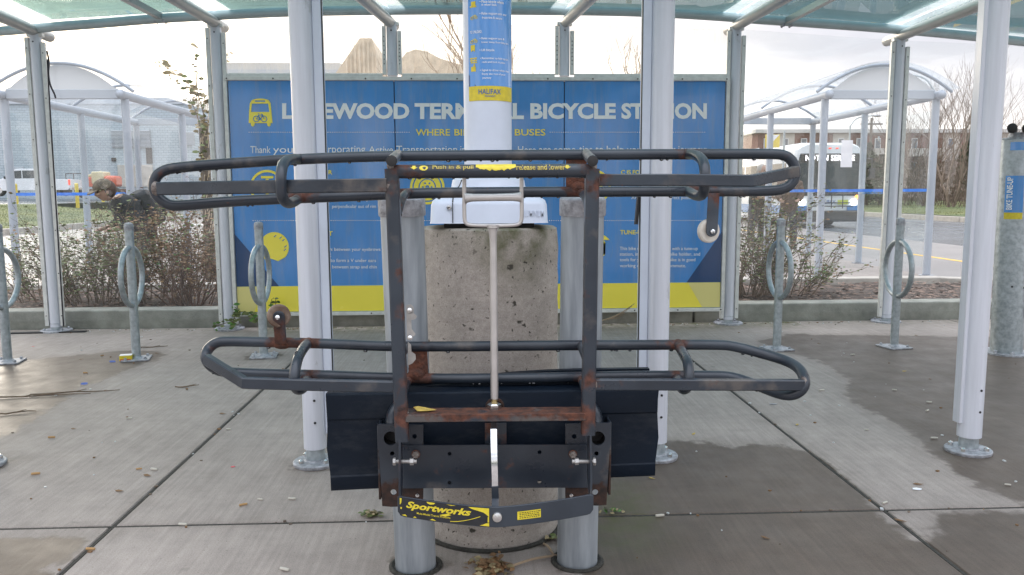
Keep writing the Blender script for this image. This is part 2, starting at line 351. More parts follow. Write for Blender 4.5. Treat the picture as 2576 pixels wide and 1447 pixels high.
# ------------------------------------------------------------------ mesh helpers
ORG = {}
class MB:
    def __init__(s): s.v = []; s.f = []; s.at = []
    def add(s, vs_, fs): b = len(s.v); s.v += [Vector(v) for v in vs_]; s.f += [tuple(i+b for i in f) for f in fs]; return s
    def box(s, c, d, rz=0, m=None):
        x, y, z = (q/2 for q in d); c = Vector(c)
        vs_ = [Vector((sx*x, sy*y, sz_*z)) for sz_ in (-1, 1) for sy in (-1, 1) for sx in (-1, 1)]
        if rz: vs_ = [Matrix.Rotation(rz, 3, 'Z') @ v for v in vs_]
        if m: vs_ = [m @ v for v in vs_]
        return s.add([v+c for v in vs_], [(0, 2, 3, 1), (4, 5, 7, 6), (0, 1, 5, 4), (2, 6, 7, 3), (0, 4, 6, 2), (1, 3, 7, 5)])
    def hexa(s, a, b):                        # two quads of four corners
        return s.add(list(a)+list(b), [(3, 2, 1, 0), (4, 5, 6, 7), (0, 1, 5, 4), (1, 2, 6, 5), (2, 3, 7, 6), (3, 0, 4, 7)])
    def tube(s, pts, r, seg=10, caps=True, closed=False, prof=None, upv=None):
        pts = [Vector(p) for p in pts]; n = len(pts)
        rs = r if isinstance(r, (list, tuple)) else [r]*n
        b = len(s.v); prev = None
        for i, p in enumerate(pts):
            if closed: t = pts[(i+1) % n]-pts[i-1]
            else: t = pts[min(i+1, n-1)]-pts[max(i-1, 0)]
            if t.length < 1e-9: t = Vector((0, 0, 1))
            t.normalize()
            if prev is None:
                a = Vector(upv) if upv else (Vector((0, 0, 1)) if abs(t.z) < .9 else Vector((0, 1, 0)))
            else: a = prev
            a = a - t*a.dot(t)
            if a.length < 1e-6: a = t.orthogonal()
            a.normalize(); bb = t.cross(a); prev = a
            if prof:
                k = len(prof)
                for (px_, py_) in prof: s.v.append(p + bb*px_ + a*py_)
            else:
                k = seg
                for j in range(seg):
                    an = 2*PI*j/seg; s.v.append(p + (a*math.cos(an)+bb*math.sin(an))*rs[i])
        m = n if closed else n-1
        for i in range(m):
            i2 = (i+1) % n
            for j in range(k):
                j2 = (j+1) % k; s.f.append((b+i*k+j, b+i*k+j2, b+i2*k+j2, b+i2*k+j))
        if caps and not closed:
            s.f.append(tuple(b+j for j in reversed(range(k)))); s.f.append(tuple(b+(n-1)*k+j for j in range(k)))
        return s
    def lathe(s, prof, c, seg=24, axis=None):
        c = Vector(c); q = axis.to_track_quat('Z', 'Y').to_matrix() if axis is not None else Matrix.Identity(3)
        b = len(s.v)
        for (r, z) in prof:
            for j in range(seg): an = 2*PI*j/seg; s.v.append(c + q @ Vector((r*math.cos(an), r*math.sin(an), z)))
        for i in range(len(prof)-1):
            for j in range(seg): j2 = (j+1) % seg; s.f.append((b+i*seg+j, b+i*seg+j2, b+(i+1)*seg+j2, b+(i+1)*seg+j))
        if prof[0][0] > 1e-5: s.f.append(tuple(b+j for j in reversed(range(seg))))
        if prof[-1][0] > 1e-5: s.f.append(tuple(b+(len(prof)-1)*seg+j for j in range(seg)))
        return s
    def torus(s, c, Rr, r, axis, seg=40, k=10):
        q = Vector(axis).to_track_quat('Z', 'Y').to_matrix(); c = Vector(c)
        return s.tube([c + q @ Vector((Rr*math.cos(2*PI*i/seg), Rr*math.sin(2*PI*i/seg), 0)) for i in range(seg)], r, k, closed=True, upv=q @ Vector((0, 0, 1)))
    def ball(s, c, r, seg=10, rings=6, sc3=(1, 1, 1)):
        pr = [(max(1e-6, math.sin(PI*i/rings)), -math.cos(PI*i/rings)) for i in range(rings+1)]
        b = len(s.v); s.lathe(pr, (0, 0, 0), seg)
        for i in range(b, len(s.v)): v = s.v[i]; s.v[i] = Vector((v.x*r*sc3[0], v.y*r*sc3[1], v.z*r*sc3[2]))+Vector(c)
        return s
    def prism(s, poly, n):                    # planar loop of points pushed along n
        n = Vector(n); k = len(poly); b = len(s.v); s.v += [Vector(p) for p in poly]+[Vector(p)+n for p in poly]
        s.f.append(tuple(b+i for i in range(k))); s.f.append(tuple(b+k+i for i in reversed(range(k))))
        for i in range(k): j = (i+1) % k; s.f.append((b+j, b+i, b+k+i, b+k+j))
        return s
    def quad(s, a, b, c, d): return s.add([a, b, c, d], [(0, 1, 2, 3)])
    def build(s, name, mat, parent=None, smooth=35, bevel=0, attrs=None, recalc=True):
        me = bpy.data.meshes.new(name); org = ORG.get(parent.name, Vector()) if parent else Vector()
        me.from_pydata([tuple(v-org) for v in s.v], [], s.f)
        if recalc:
            bm = bmesh.new(); bm.from_mesh(me); bmesh.ops.recalc_face_normals(bm, faces=bm.faces); bm.to_mesh(me); bm.free()
        if smooth:
            me.polygons.foreach_set('use_smooth', [True]*len(me.polygons))
            me.set_sharp_from_angle(angle=R(smooth))
        if attrs:
            for k, fn in attrs.items():
                a = me.attributes.new(k, 'FLOAT', 'POINT'); a.data.foreach_set('value', [float(fn(v)) for v in s.v])
        me.materials.append(MAT[mat]); return link(name, me, parent, bevel)
def link(name, me, parent=None, bevel=0):
    o = bpy.data.objects.new(name, me); COL.objects.link(o)
    if parent is not None: o.parent = parent; ORG[o.name] = ORG.get(parent.name, Vector())
    if bevel:
        md = o.modifiers.new('bevel', 'BEVEL'); md.width = bevel; md.segments = 2; md.limit_method = 'ANGLE'; md.angle_limit = R(40)
    return o
def tag(o, label=None, cat=None, group=None, kind=None):
    if label: o['label'] = label
    if cat: o['category'] = cat
    if group: o['group'] = group
    if kind: o['kind'] = kind
    return o
def thing(name, loc, label, cat, group=None):
    o = bpy.data.objects.new(name, None); COL.objects.link(o); o.location = loc; o.empty_display_size = .1
    ORG[o.name] = Vector(loc); return tag(o, label, cat, group)
def struct(o): o['kind'] = 'structure'; return o
def copy_tree(o, parent=None):
    c = o.copy(); COL.objects.link(c)
    if parent is not None: c.parent = parent
    for ch in list(KIDS.get(o.name, ())) if False else [x for x in o.children]: copy_tree(ch, c)
    return c
KIDS = {}
def arc(c, a0, a1, r, n): return [(c[0]+r*math.cos(a0+(a1-a0)*i/n), c[1]+r*math.sin(a0+(a1-a0)*i/n)) for i in range(n+1)]
def smooth_path(pts, step=.015, it=2, closed=False):
    pts = [Vector(p) for p in pts]
    for _ in range(it):                       # corner cutting
        q = []; n = len(pts); rg = range(n) if closed else range(n-1)
        if not closed: q.append(pts[0])
        for i in rg: a, b = pts[i], pts[(i+1) % n]; q += [a*.75+b*.25, a*.25+b*.75]
        if not closed: q.append(pts[-1])
        pts = q
    o = [pts[0]]; lst = pts[1:] + ([pts[0]] if closed else [])
    for p in lst:
        d = (p-o[-1]).length; k = max(1, int(d/step)) if d > step*.4 else 0
        a = o[-1]
        for i in range(1, k+1): o.append(a.lerp(p, i/k))
    if not closed: o[-1] = pts[-1]
    elif (o[-1]-o[0]).length < step*.4: o.pop()
    return o
# flat shapes with holes, extruded: outline loops in 2-D -> mesh data
def fill2d(loops, depth):
    cu = bpy.data.curves.new('fill', 'CURVE'); cu.dimensions = '2D'; cu.fill_mode = 'BOTH' if depth else 'FRONT'; cu.extrude = depth/2
    for lp in loops:
        sp = cu.splines.new('POLY'); sp.points.add(len(lp)-1); sp.use_cyclic_u = True
        for p, q in zip(sp.points, lp): p.co = (q[0], q[1], 0, 1)
    ob = bpy.data.objects.new('fill', cu); me = ob.to_mesh()
    r = ([Vector(v.co) for v in me.vertices], [tuple(p.vertices) for p in me.polygons])
    ob.to_mesh_clear(); bpy.data.objects.remove(ob); bpy.data.curves.remove(cu); return r
TXT = {}
def text2d(s, bold=0, shear=0, space=1):
    k = (s, bold, shear, space)
    if k not in TXT:
        cu = bpy.data.curves.new('txt', 'FONT'); cu.body = s; cu.offset = bold; cu.shear = shear; cu.resolution_u = 3; cu.space_character = space
        ob = bpy.data.objects.new('txt', cu); me = ob.to_mesh()
        v = [(q.co.x, q.co.y) for q in me.vertices]; f = [tuple(p.vertices) for p in me.polygons]
        ob.to_mesh_clear(); bpy.data.objects.remove(ob); bpy.data.curves.remove(cu)
        xs = [a for a, b in v]; ys = [b for a, b in v]; TXT[k] = (v, f, min(xs), max(xs), min(ys), max(ys))
    return TXT[k]
def text_map(mb, s, fn, bold=0, shear=0, space=1):   # fn(u, v): u 0..1 along, v 0..1 up over the text's own box
    v, f, x0, x1, y0, y1 = text2d(s, bold, shear, space)
    mb.add([fn((a-x0)/(x1-x0), (b-y0)/(y1-y0)) for a, b in v], f); return mb

# ------------------------------------------------------------------ ground, pavement
YW = 7.164; JX = -1.3397; JW = 2.8642; YJ = 2.854
gb = MB(); gb.box((0, 250, -.62), (1200, 1100, .9)); struct(gb.build('ground', 'ground', smooth=0))
pb = MB(); pb.box((0.2, 8.3, -.075), (12.4, 24, .10)); base = struct(pb.build('pavement', 'joint', smooth=0))
def seg_sd(poly):
    A = np.array([(p.x, p.y) for p in poly]); B = np.roll(A, -1, 0)
    def f(v):
        p = np.array((v.x, v.y)); d = B-A; t = np.clip(((p-A)*d).sum(1)/(d*d).sum(1), 0, 1)
        dist = np.sqrt(((A+d*t[:, None]-p)**2).sum(1)).min()
        c = ((A[:, 1] > p[1]) != (B[:, 1] > p[1])); xi = A[:, 0]+(p[1]-A[:, 1])/(B[:, 1]-A[:, 1]+1e-12)*d[:, 0]
        ins = (c & (p[0] < xi)).sum() % 2
        return dist if ins else -dist
    return f
def polyg(l): return [G(x, y) for x, y in l]
WETS = [seg_sd(polyg(l)) for l in (
    [(-300, 1260), (0, 1108), (60, 1078), (150, 1022), (205, 978), (270, 955), (330, 928), (395, 908), (422, 895), (412, 884), (330, 880), (200, 892), (90, 903), (-300, 930)],
    [(1902, 858), (1985, 838), (2060, 842), (2200, 842), (2400, 846), (2900, 852), (2900, 1400), (2576, 1268), (2530, 1258), (2460, 1230), (2400, 1192), (2338, 1150), (2312, 1105), (2250, 1068), (2195, 1040), (2138, 1010), (2120, 985), (2132, 955), (2085, 925), (2050, 906), (1960, 884)],
    [(1380, 1284), (1500, 1210), (1560, 1135), (1640, 1112), (1740, 1106), (1840, 1120), (1960, 1114), (2030, 1130), (2100, 1170), (2165, 1228), (2215, 1284), (2300, 1350), (2380, 1284), (3000, 1285), (3000, 1700), (1440, 1700), (1420, 1400), (1330, 1300)],
    [(-400, 1352), (60, 1350), (180, 1346), (262, 1350), (215, 1376), (150, 1420), (100, 1500), (-400, 1600)])]
JXS = [JX-JW, JX, JX+JW]
FOOT_SHADE = [(G(*q), r_) for q, r_ in (((795, 1166), .10), ((1649, 1150), .10), ((2435, 1136), .10), ((-47, 1172), .10), ((20, 912), .12), ((344, 904), .12), ((664, 897), .12), ((1954, 879), .12), ((2249, 874), .12), ((1046, 1424), .075), ((1452, 1412), .075), ((1238, 1310), .26))]
def wet(v): return max(max(f(v) for f in WETS), -.005-1.3*min(min(abs(v.x-q) for q in JXS), abs(v.y-YJ)), .03-1.1*max(0, min(math.hypot(v.x-q.x, v.y-q.y)-r_ for q, r_ in FOOT_SHADE)))  # wet patches and damp joints, plus contact shade painted round each foot
MO1, MO2 = G(1575, 1265), G(1560, 1345)
def moss(v):
    a = max(0, 1-abs(v.y-(YW+.02))/.38)*(1 if -1.9 < v.x < 2.9 else .35)
    b = .75*math.exp(-((v.x-MO1.x)**2/.012+(v.y-MO1.y)**2/.05)) + .6*math.exp(-((v.x-MO2.x)**2/.02+(v.y-MO2.y)**2/.03))
    return min(1, a*.95+b)
def slab(x0, x1, y0, y1, step):
    nx = max(2, int((x1-x0)/step)); ny = max(2, int((y1-y0)/step)); g = .006; mb = MB()
    jit = [rnd.uniform(-.0025, .0025) for _ in range(400)]
    xs = [x0+g]+[x0+g+.006+(x1-x0-2*g-.012)*i/nx for i in range(nx+1)]+[x1-g]
    ys = [y0+g]+[y0+g+.006+(y1-y0-2*g-.012)*i/ny for i in range(ny+1)]+[y1-g]
    for j, y in enumerate(ys):
        for i, x in enumerate(xs):
            ex = i in (0, len(xs)-1); ey = j in (0, len(ys)-1)
            xx = x+(jit[j % 400] if ex else 0); yy = y+(jit[(i+77) % 400] if ey else 0)
            mb.v.append(Vector((xx, yy, -.007 if (ex or ey) else 0)))
    W = len(xs)
    for j in range(len(ys)-1):
        for i in range(W-1): mb.f.append((j*W+i, j*W+i+1, (j+1)*W+i+1, (j+1)*W+i))
    n0 = len(mb.v); loop = [i for i in range(W)]+[j*W+W-1 for j in range(1, len(ys))]+[(len(ys)-1)*W+i for i in reversed(range(W-1))]+[j*W for j in reversed(range(1, len(ys)-1))]
    for i in loop: q = mb.v[i].copy(); q.z = -.024; mb.v.append(q)
    L = len(loop)
    for k in range(L): mb.f.append((loop[(k+1) % L], loop[k], n0+k, n0+(k+1) % L))
    near = y0 < 7.2
    return mb.build('slab', 'pavement', base, smooth=40, attrs={'wet': wet if near else (lambda v: -1), 'moss': moss if near else (lambda v: 0)}, recalc=False)  # 'wet' also carries the contact shade painted round each foot
cols = [-6.0, JX-JW, JX, JX+JW, JX+2*JW, 6.4]
for a, b in zip(cols[:-1], cols[1:]):
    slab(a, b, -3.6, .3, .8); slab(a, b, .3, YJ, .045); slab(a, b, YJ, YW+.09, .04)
    slab(a, b, 9.55, 12.4, .8); slab(a, b, 12.4, 16.2, .8); slab(a, b, 16.2, 20, .8)

for q in cols[1:-1]:
    m = MB(); m.box((q, 3.4, -.0075), (.0118, 7.6, .010)); m.build('joint_filler', 'joint', base, smooth=0)
m = MB(); m.box((.2, YJ, -.0070), (12.2, .0118, .010)); m.build('joint_filler', 'joint', base, smooth=0)
# roads on both sides of the platform
def sheet(name, mat, x0, x1, y0, y1, z, n=1):
    mb = MB(); mb.box(((x0+x1)/2, (y0+y1)/2, z-.05), (x1-x0, y1-y0, .1)); return struct(mb.build(name, mat, smooth=0))
lane = sheet('bus_lane', 'lane', 6.4, 11.6, -30, 75, -.12)
road = sheet('road', 'asphalt', 11.6, 20.2, -30, 120, -.12)
road2 = sheet('road', 'lane', -15.3, -6.0, -30, 120, -.10)
cross = sheet('road', 'asphalt', -6.0, 6.4, 20, 120, -.11)
lm = MB(); lm.box((9.05, 20, -.1175), (.11, 70, .005)); lm.build('lane_line', 'line_yellow', lane, smooth=0)
lm = MB()
for k in range(5): lm.box((-11.0+k*.9, 34+k*1.1, -.0965), (.5, 3.2, .005), rz=.9)
lm.build('crossing_marking', 'line_white', road2, smooth=0)
for (x, y0, y1) in ((20.3, -30, 120), (-15.4, -30, 44)):
    kb = MB(); y = y0
    while y < y1: kb.box((x, y+1.49, -.03), (.2, 2.97, .26)); y += 3.0
    k = kb.build('kerb', 'kerb_back', smooth=0, bevel=.02); struct(k)
# verges
def terrain(name, mat, x0, x1, y0, y1, h, nx, ny):
    mb = MB()
    for j in range(ny+1):
        for i in range(nx+1):
            x = x0+(x1-x0)*i/nx; y = y0+(y1-y0)*j/ny; mb.v.append(Vector((x, y, h(x, y))))
    for j in range(ny):
        for i in range(nx): a = j*(nx+1)+i; mb.f.append((a, a+1, a+nx+2, a+nx+1))
    return struct(mb.build(name, mat, smooth=60, recalc=False))
hl = lambda x, y: .07+.62*min(1, max(0, (-15.5-x)/8))**1.0+.05*math.sin(x*.7+y*.3)*min(1, (-15.5-x)/2) - .75*max(0, min(1, (y-60)/40))*0
terrain('grass_verge', 'grass', -23.5, -15.5, -10, 44, hl, 16, 40)
terrain('yard', 'asphalt', -90, -23.5, -10, 110, lambda x, y: .70+.012*min(20, -23.5-x), 10, 10)
hr = lambda x, y: .10+.09*min(12, x-20.4)*.35+.04*math.sin(x*.6+y*.4)
terrain('grass_verge', 'grass', 20.4, 34, -10, 120, hr, 16, 40)
terrain('hill', 'brush', 34, 260, -20, 200, lambda x, y: .5+min(9, max(0, (x-34)*.20)), 12, 12)
terrain('far_ground', 'ground', -90, 34, 110, 300, lambda x, y: -.1+0.02*(y-110)*.3, 6, 6)
gbm = MB(); r2 = random.Random(3)
for _ in range(22000):
    if r2.random() < .5: x = r2.uniform(-23, -15.6); y = r2.uniform(22, 44); z = hl(x, y)
    else: x = r2.uniform(20.6, 28); y = r2.uniform(26, 60); z = hr(x, y)
    a = r2.uniform(0, PI); d = Vector((math.cos(a), math.sin(a), 0))*.014; p = Vector((x, y, z-.01)); t = Vector((r2.uniform(-.03, .03), r2.uniform(-.03, .03), r2.uniform(.03, .075)))
    gbm.add([p-d, p+d, p+t], [(0, 1, 2)])
tag(gbm.build('grass', 'grass_blade', smooth=0, recalc=False), 'short worn grass on the verges beyond the roads', 'grass', kind='stuff')

# ------------------------------------------------------------------ planter behind the glass wall
pl = thing('planter', (0, 7.3, 0), 'low concrete planter edging with mulch running behind the glass wall', 'planter')
FK = .165
mb = MB(); x = -6.4
mb.box((-4.2, YW+.22, FK/2-.01), (4.4, .22, FK+.02)); mb.box((0, YW+.22, FK/2-.012), (3.96, .218, FK+.015)); mb.box((4.3, YW+.22, FK/2-.01), (4.6, .22, FK+.02))
mb.build('front_kerb', 'kerb', pl, bevel=.012)
mb = MB(); mb.box((-.4, 9.45, FK/2-.01), (12, .2, FK+.02)); mb.box((6.35, 9.05, FK/2-.012), (1.8, .2, FK+.016), rz=R(-27)); mb.build('rear_kerb', 'kerb_back', pl, bevel=.012)
mb = MB()
for j in range(25):
    for i in range(141):
        xx = -6.4+13.2*i/140; yy = YW+.33+(9.36-YW-.33)*j/24; mb.v.append(Vector((xx, yy, .10+.02*math.sin(xx*5+yy*3)+rnd.uniform(-.012, .012))))
for j in range(24):
    for i in range(140): a = j*141+i; mb.f.append((a, a+1, a+142, a+141))
mb.build('soil', 'soil', pl, recalc=False)
mb = MB()
for _ in range(5200):
    xx = rnd.uniform(-6, 6.4); yy = rnd.uniform(YW+.36, 9.3); p = Vector((xx, yy, .115+rnd.uniform(0, .015))); L = rnd.uniform(.012, .04); W_ = rnd.uniform(.006, .014)
    q = Matrix.Rotation(rnd.uniform(0, 6.28), 3, 'Z') @ Matrix.Rotation(rnd.uniform(-.5, .5), 3, 'X')
    a = q @ Vector((L, 0, 0)); b = q @ Vector((0, W_, 0)); mb.add([p-a-b, p+a-b, p+a+b, p-a+b], [(0, 1, 2, 3)])
o = mb.build('mulch_chips', 'mulch', pl, smooth=0, recalc=False); o['kind'] = 'stuff'

# ------------------------------------------------------------------ the shelter
SH = thing('bus_shelter', (0, 5.3, 0), 'large glass bicycle shelter with silver posts and aqua glass roof over the rack', 'shelter')
posts_px = [((140, 832), (95, 86)), ((574, 827), (548, 62)), ((1001, 822), (986, 58)), ((1412, 818), (1425, 58)), ((1834, 814), (1850, 70)), ((2226, 810), (2268, 98))]
PB = []; PT = []
for i, (b, t) in enumerate(posts_px):
    g = G(*b); PB.append(Vector((g.x, YW, 0)))
    tp = P(t[0], t[1], YW); PT.append(Vector((PB[-1].x*.5+tp.x*.5, YW, tp.z)))
    PB[-1].x = PT[-1].x
sides = {0: (1, 1), 1: (1, 1), 2: (1, 1), 3: (1, 1), 4: (1, 1), 5: (1, 1)}
def bolt_heads(pts, nrm, r, parent, mat='steel', name='bolt', h=.004):
    for p in pts:
        m = MB(); m.lathe([(r, 0), (r*.9, h), (r*.3, h*1.4), (.0001, h*1.4)], p, 8, Vector(nrm)); m.build(name, mat, parent)
for i, (b, t) in enumerate(zip(PB, PT)):
    mid = 0 < i < 5 and i in (2, 3)
    z0 = P(1288, 192, YW).z if mid else .04
    m = MB(); m.tube([Vector((b.x, b.y, z0)), t], .046, 20); po = m.build('post', 'alu', SH)
    for s_ in (-1, 1):
        m = MB(); zt = t.z-(.02 if s_ < 0 else .06); m.box((b.x+s_*.066, b.y-.012, (z0+zt)/2), (.034, .03, zt-z0-.02)); m.build('glazing_channel', 'alu_frame', po, bevel=.003)
        bolt_heads([(b.x+s_*.066, b.y-.028, z0+.1+(zt-z0-.2)*k/6) for k in range(7)], (0, -1, 0), .005, po, 'dark', 'screw', .002)
    bolt_heads([(b.x, b.y-.047, t.z-.07)], (0, -1, 0), .007, po, 'dark', 'screw', .002)
    if not mid:
        m = MB(); m.lathe([(.05, .07), (.042, .075), (.042, 0)], (b.x, b.y, .0), 20); m.build('collar', 'galv', po)
        m = MB(); m.lathe([(.13, 0), (.13, .012), (.125, .015), (.0001, .015)], (b.x, b.y, .0), 28); m.build('base_plate', 'galv_cap', po)
        bolt_heads([(b.x+.095*math.cos(a), b.y+.095*math.sin(a), .014) for a in (.6, 2.5, 3.8, 5.6)], (0, 0, 1), .012, po, 'galv_cap', 'anchor_bolt', .014)
# eave tube, lower edge read along the wall
eave_px = [(-260, 108), (0, 90), (116, 80), (232, 72), (394, 58), (510, 52), (660, 44), (804, 39), (1165, 35.5), (1288, 37), (1608, 40), (1834, 54), (1870, 58), (2050, 70), (2233, 83), (2400, 98), (2535, 112), (2900, 150)]
EV = [P(x, y-11, YW-.02) for x, y in eave_px]
EVs = smooth_path(EV, .1, 2)
m = MB(); m.tube(EVs, .04, 14); m.build('eave_beam', 'roof_tube', SH)
def eave_z(x):
    for a, b in zip(EVs[:-1], EVs[1:]):
        if a.x <= x <= b.x: return a.z+(b.z-a.z)*(x-a.x)/(b.x-a.x)
    return EVs[0].z if x < EVs[0].x else EVs[-1].z
slope = [-.03, .02, .07, .07, .02, -.014]; YFR = 3.505
RAF = []
for i, t in enumerate(PT):
    a = Vector((t.x, YW+.22, t.z+.02)); b = Vector((t.x, 1.6, 0)); b.z = a.z-slope[i]*(a.y-b.y)
    if i == 2: b.x -= .28
    if i == 3: b.x += .2
    pts = [a.lerp(b, k/10) for k in range(11)]; RAF.append((a, b))
    m = MB(); m.tube(pts, .046, 16); ra = m.build('rafter', 'rafter', SH)
    m = MB(); m.lathe([(.046, 0), (.044, .02), (.034, .038), (.018, .05), (.0001, .053)], a, 16, Vector((0, 1, 0))); m.build('end_cap', 'rafter', ra)
    m = MB(); m.box((t.x, YW, t.z-.01), (.13, .05, .03)); m.build('bracket', 'alu_frame', ra, bevel=.004)
def raf_pt(i, y, dz=0):
    a, b = RAF[i]; k = (a.y-y)/(a.y-b.y); p = a.lerp(b, k); p.z += dz; return p
# purlins across and glass roof panes
for yy in (5.55, 3.9, 2.3):
    pts = [raf_pt(i, yy, .055) for i in range(6)]
    pts = [pts[0]+(pts[0]-pts[1])*.8]+pts+[pts[-1]+(pts[-1]-pts[-2])*.8]
    m = MB(); m.tube(smooth_path(pts, .15, 1), .04, 12); m.build('purlin', 'roof_tube', SH)
ext = [RAF[0][0].x-1.5]+[r_[0].x for r_ in RAF]+[RAF[-1][0].x+1.5]
def rp(k, y):
    if k == 0: p = raf_pt(0, y)+(raf_pt(0, y)-raf_pt(1, y))
    elif k == 7: p = raf_pt(5, y)+(raf_pt(5, y)-raf_pt(4, y))
    else: p = raf_pt(k-1, y)
    return Vector((p.x, p.y, p.z+.105))
for k in range(7):
    for (ya, yb) in ((7.32, 5.56), (5.53, 3.91), (3.88, 2.2)):
        c = [rp(k, ya), rp(k+1, ya), rp(k+1, yb), rp(k, yb)]; ce = sum(c, Vector())/4
        c = [q+(ce-q).normalized()*.018 for q in c]
        inn = [q+(ce-q)*.0+Vector((.12 if q.x < ce.x else -.12, -.11 if q.y > ce.y else .06, 0)) for q in c]
        m = MB(); m.hexa(inn, [q+Vector((0, 0, .012)) for q in inn]); rpn = m.build('roof_pane', 'roof_glass', SH, smooth=0)
        m = MB()
        for j in range(4):
            a, b, ib, ia = c[j], c[(j+1) % 4], inn[(j+1) % 4], inn[j]
            m.hexa([a, b, ib, ia], [q+Vector((0, 0, .012)) for q in (a, b, ib, ia)])
        m.build('frit_border', 'frit', rpn, smooth=0)
for (k, fr) in ((1, .70), (5, .30)):
    a = rp(k, 7.2).lerp(rp(k+1, 7.2), fr); b = rp(k, 2.3).lerp(rp(k+1, 2.3), fr); a.z -= .045; b.z -= .045
    m = MB(); m.tube([a, b], 1, prof=[(-.025, -.02), (.025, -.02), (.025, .03), (-.025, .03)]); gbar = m.build('glazing_bar', 'rafter', SH, smooth=0)
    bolt_heads([a+Vector((dx, -.03-dy, -.022)) for dx in (-.035, .035) for dy in (0, .05)], (0, 0, -1), .014, gbar, 'galv_cap', 'bolt', .02)
# front poles
FP = []
for (bx, by), (tx, ty), fin in (((-47, 1172), (0, 0), 0), ((795, 1166), (754, 0), 1), ((1649, 1150), (1660, 0), -1), ((2435, 1136), (2509, 0), 0)):
    g = G(bx, by); FP.append(g)
fins = [0, 1, -1, 2]
for i, g in enumerate(FP):
    zt = raf_pt(i+1, g.y).z
    m = MB(); m.tube([g+Vector((0, 0, .075)), Vector((g.x, g.y, zt+.02))], .052 if i == 3 else .05, 28); fp = m.build('front_post', 'alu', SH)
    m = MB(); m.lathe([(.041, .0), (.041, .09)], g, 24); m.build('collar', 'galv', fp)
    m = MB(); m.lathe([(.098, 0), (.1, .004), (.1, .013), (.096, .017), (.05, .019), (.046, .024)], g, 36); m.build('base_plate', 'galv_cap', fp)
    bolt_heads([g+Vector((.074*math.cos(a), .074*math.sin(a), .016)) for a in (.7, 2.4, 3.9, 5.5)], (0, 0, 1), .0125, fp, 'steel', 'anchor_bolt', .015)
    bolt_heads([g+Vector((.012, -.05, .30)), g+Vector((.012, -.05, .20))], (0, -1, 0), .006, fp, 'dark', 'screw', .003)
    if fins[i] in (1, -1):
        s_ = fins[i]
        m = MB(); m.box((g.x+s_*.068, g.y+.01, zt/2+.06), (.038, .05, zt-.16)); m.build('glazing_channel', 'white_alu', fp, bevel=.003)
        m = MB(); m.box((g.x+s_*.0885, g.y-.006, zt/2+.06), (.0035, .014, zt-.18)); m.build('gasket', 'black', fp)
    if fins[i] == 2:
        m = MB(); m.box((g.x-.056, g.y+.004, zt/2+.06), (.02, .05, zt-.16)); m.build('glazing_channel', 'alu', fp, bevel=.003)
gk = FP[2]
zk0, zk1 = P(1605, 565, gk.y).z, P(1605, 490, gk.y).z
m = MB(); m.box((gk.x-.097, gk.y+.01, (zk0+zk1)/2), (.012, .03, zk1-zk0), m=Matrix.Rotation(.08, 3, 'Y')); m.build('loose_gasket', 'black', SH)
# glass wall: side bays full height, middle bays above the sign
zt = P(1288, 196, YW).z; zb = P(1288, 786, YW-.02).z
def bay(i, j, z0, mat, ext_l=0, ext_r=0):
    x0 = (PB[i].x+.05) if i is not None else ext_l; x1 = (PB[j].x-.05) if j is not None else ext_r
    a = PT[i].z if i is not None else PT[j].z-.06; b = PT[j].z if j is not None else PT[i].z-.06
    z1 = lambda x: a+(b-a)*(x-x0)/(x1-x0)-.015
    m = MB(); m.hexa([(x0, YW-.005, z0), (x1, YW-.005, z0), (x1, YW-.005, z1(x1)), (x0, YW-.005, z1(x0))], [(x0, YW+.005, z0), (x1, YW+.005, z0), (x1, YW+.005, z1(x1)), (x0, YW+.005, z1(x0))])
    return m.build('glass_pane', mat, SH, smooth=0)
bay(0, 1, .09, 'pane'); bay(4, 5, .09, 'pane'); bay(None, 0, .09, 'pane', PB[0].x-1.5, 0); bay(5, None, .09, 'pane', 0, PB[5].x+1.5)
for i in (1, 2, 3): bay(i, i+1, zt+.03, 'pane_streak')
m = MB()
for i in (1, 2, 3):
    x0, x1 = PB[i].x+.084, PB[i+1].x-.084; z1 = min(PT[i].z, PT[i+1].z)-.03
    m.box(((x0+x1)/2, YW-.012, zt+.018), (x1-x0, .03, .03))
m.build('window_sill', 'alu_frame', SH, bevel=.004)
m = MB(); m.box((PB[0].x-.02, YW-.09, .006), (.62, .05, .012), rz=.08); m.build('rubber_strip', 'black', SH, bevel=.003)
cb = [P(118, 128, YW-.06), P(123, 160, YW-.06), P(122, 190, YW-.07), P(126, 225, YW-.06), P(138, 246, YW-.05), P(134, 243, YW-.05)]
cb = [P(118, 128, YW-.06), P(124, 155, YW-.06), P(121, 185, YW-.06), P(126, 215, YW-.06), P(137, 236, YW-.05), P(140, 247, YW-.05)]
m = MB(); m.tube(smooth_path(cb, .02), .007, 6); m.tube(smooth_path([P(119, 150, YW-.055), P(123, 230, YW-.055), P(133, 390, YW-.055), P(146, 600, YW-.055), P(160, 822, YW-.055)], .05), .006, 6)
m.build('cable', 'cable', SH)

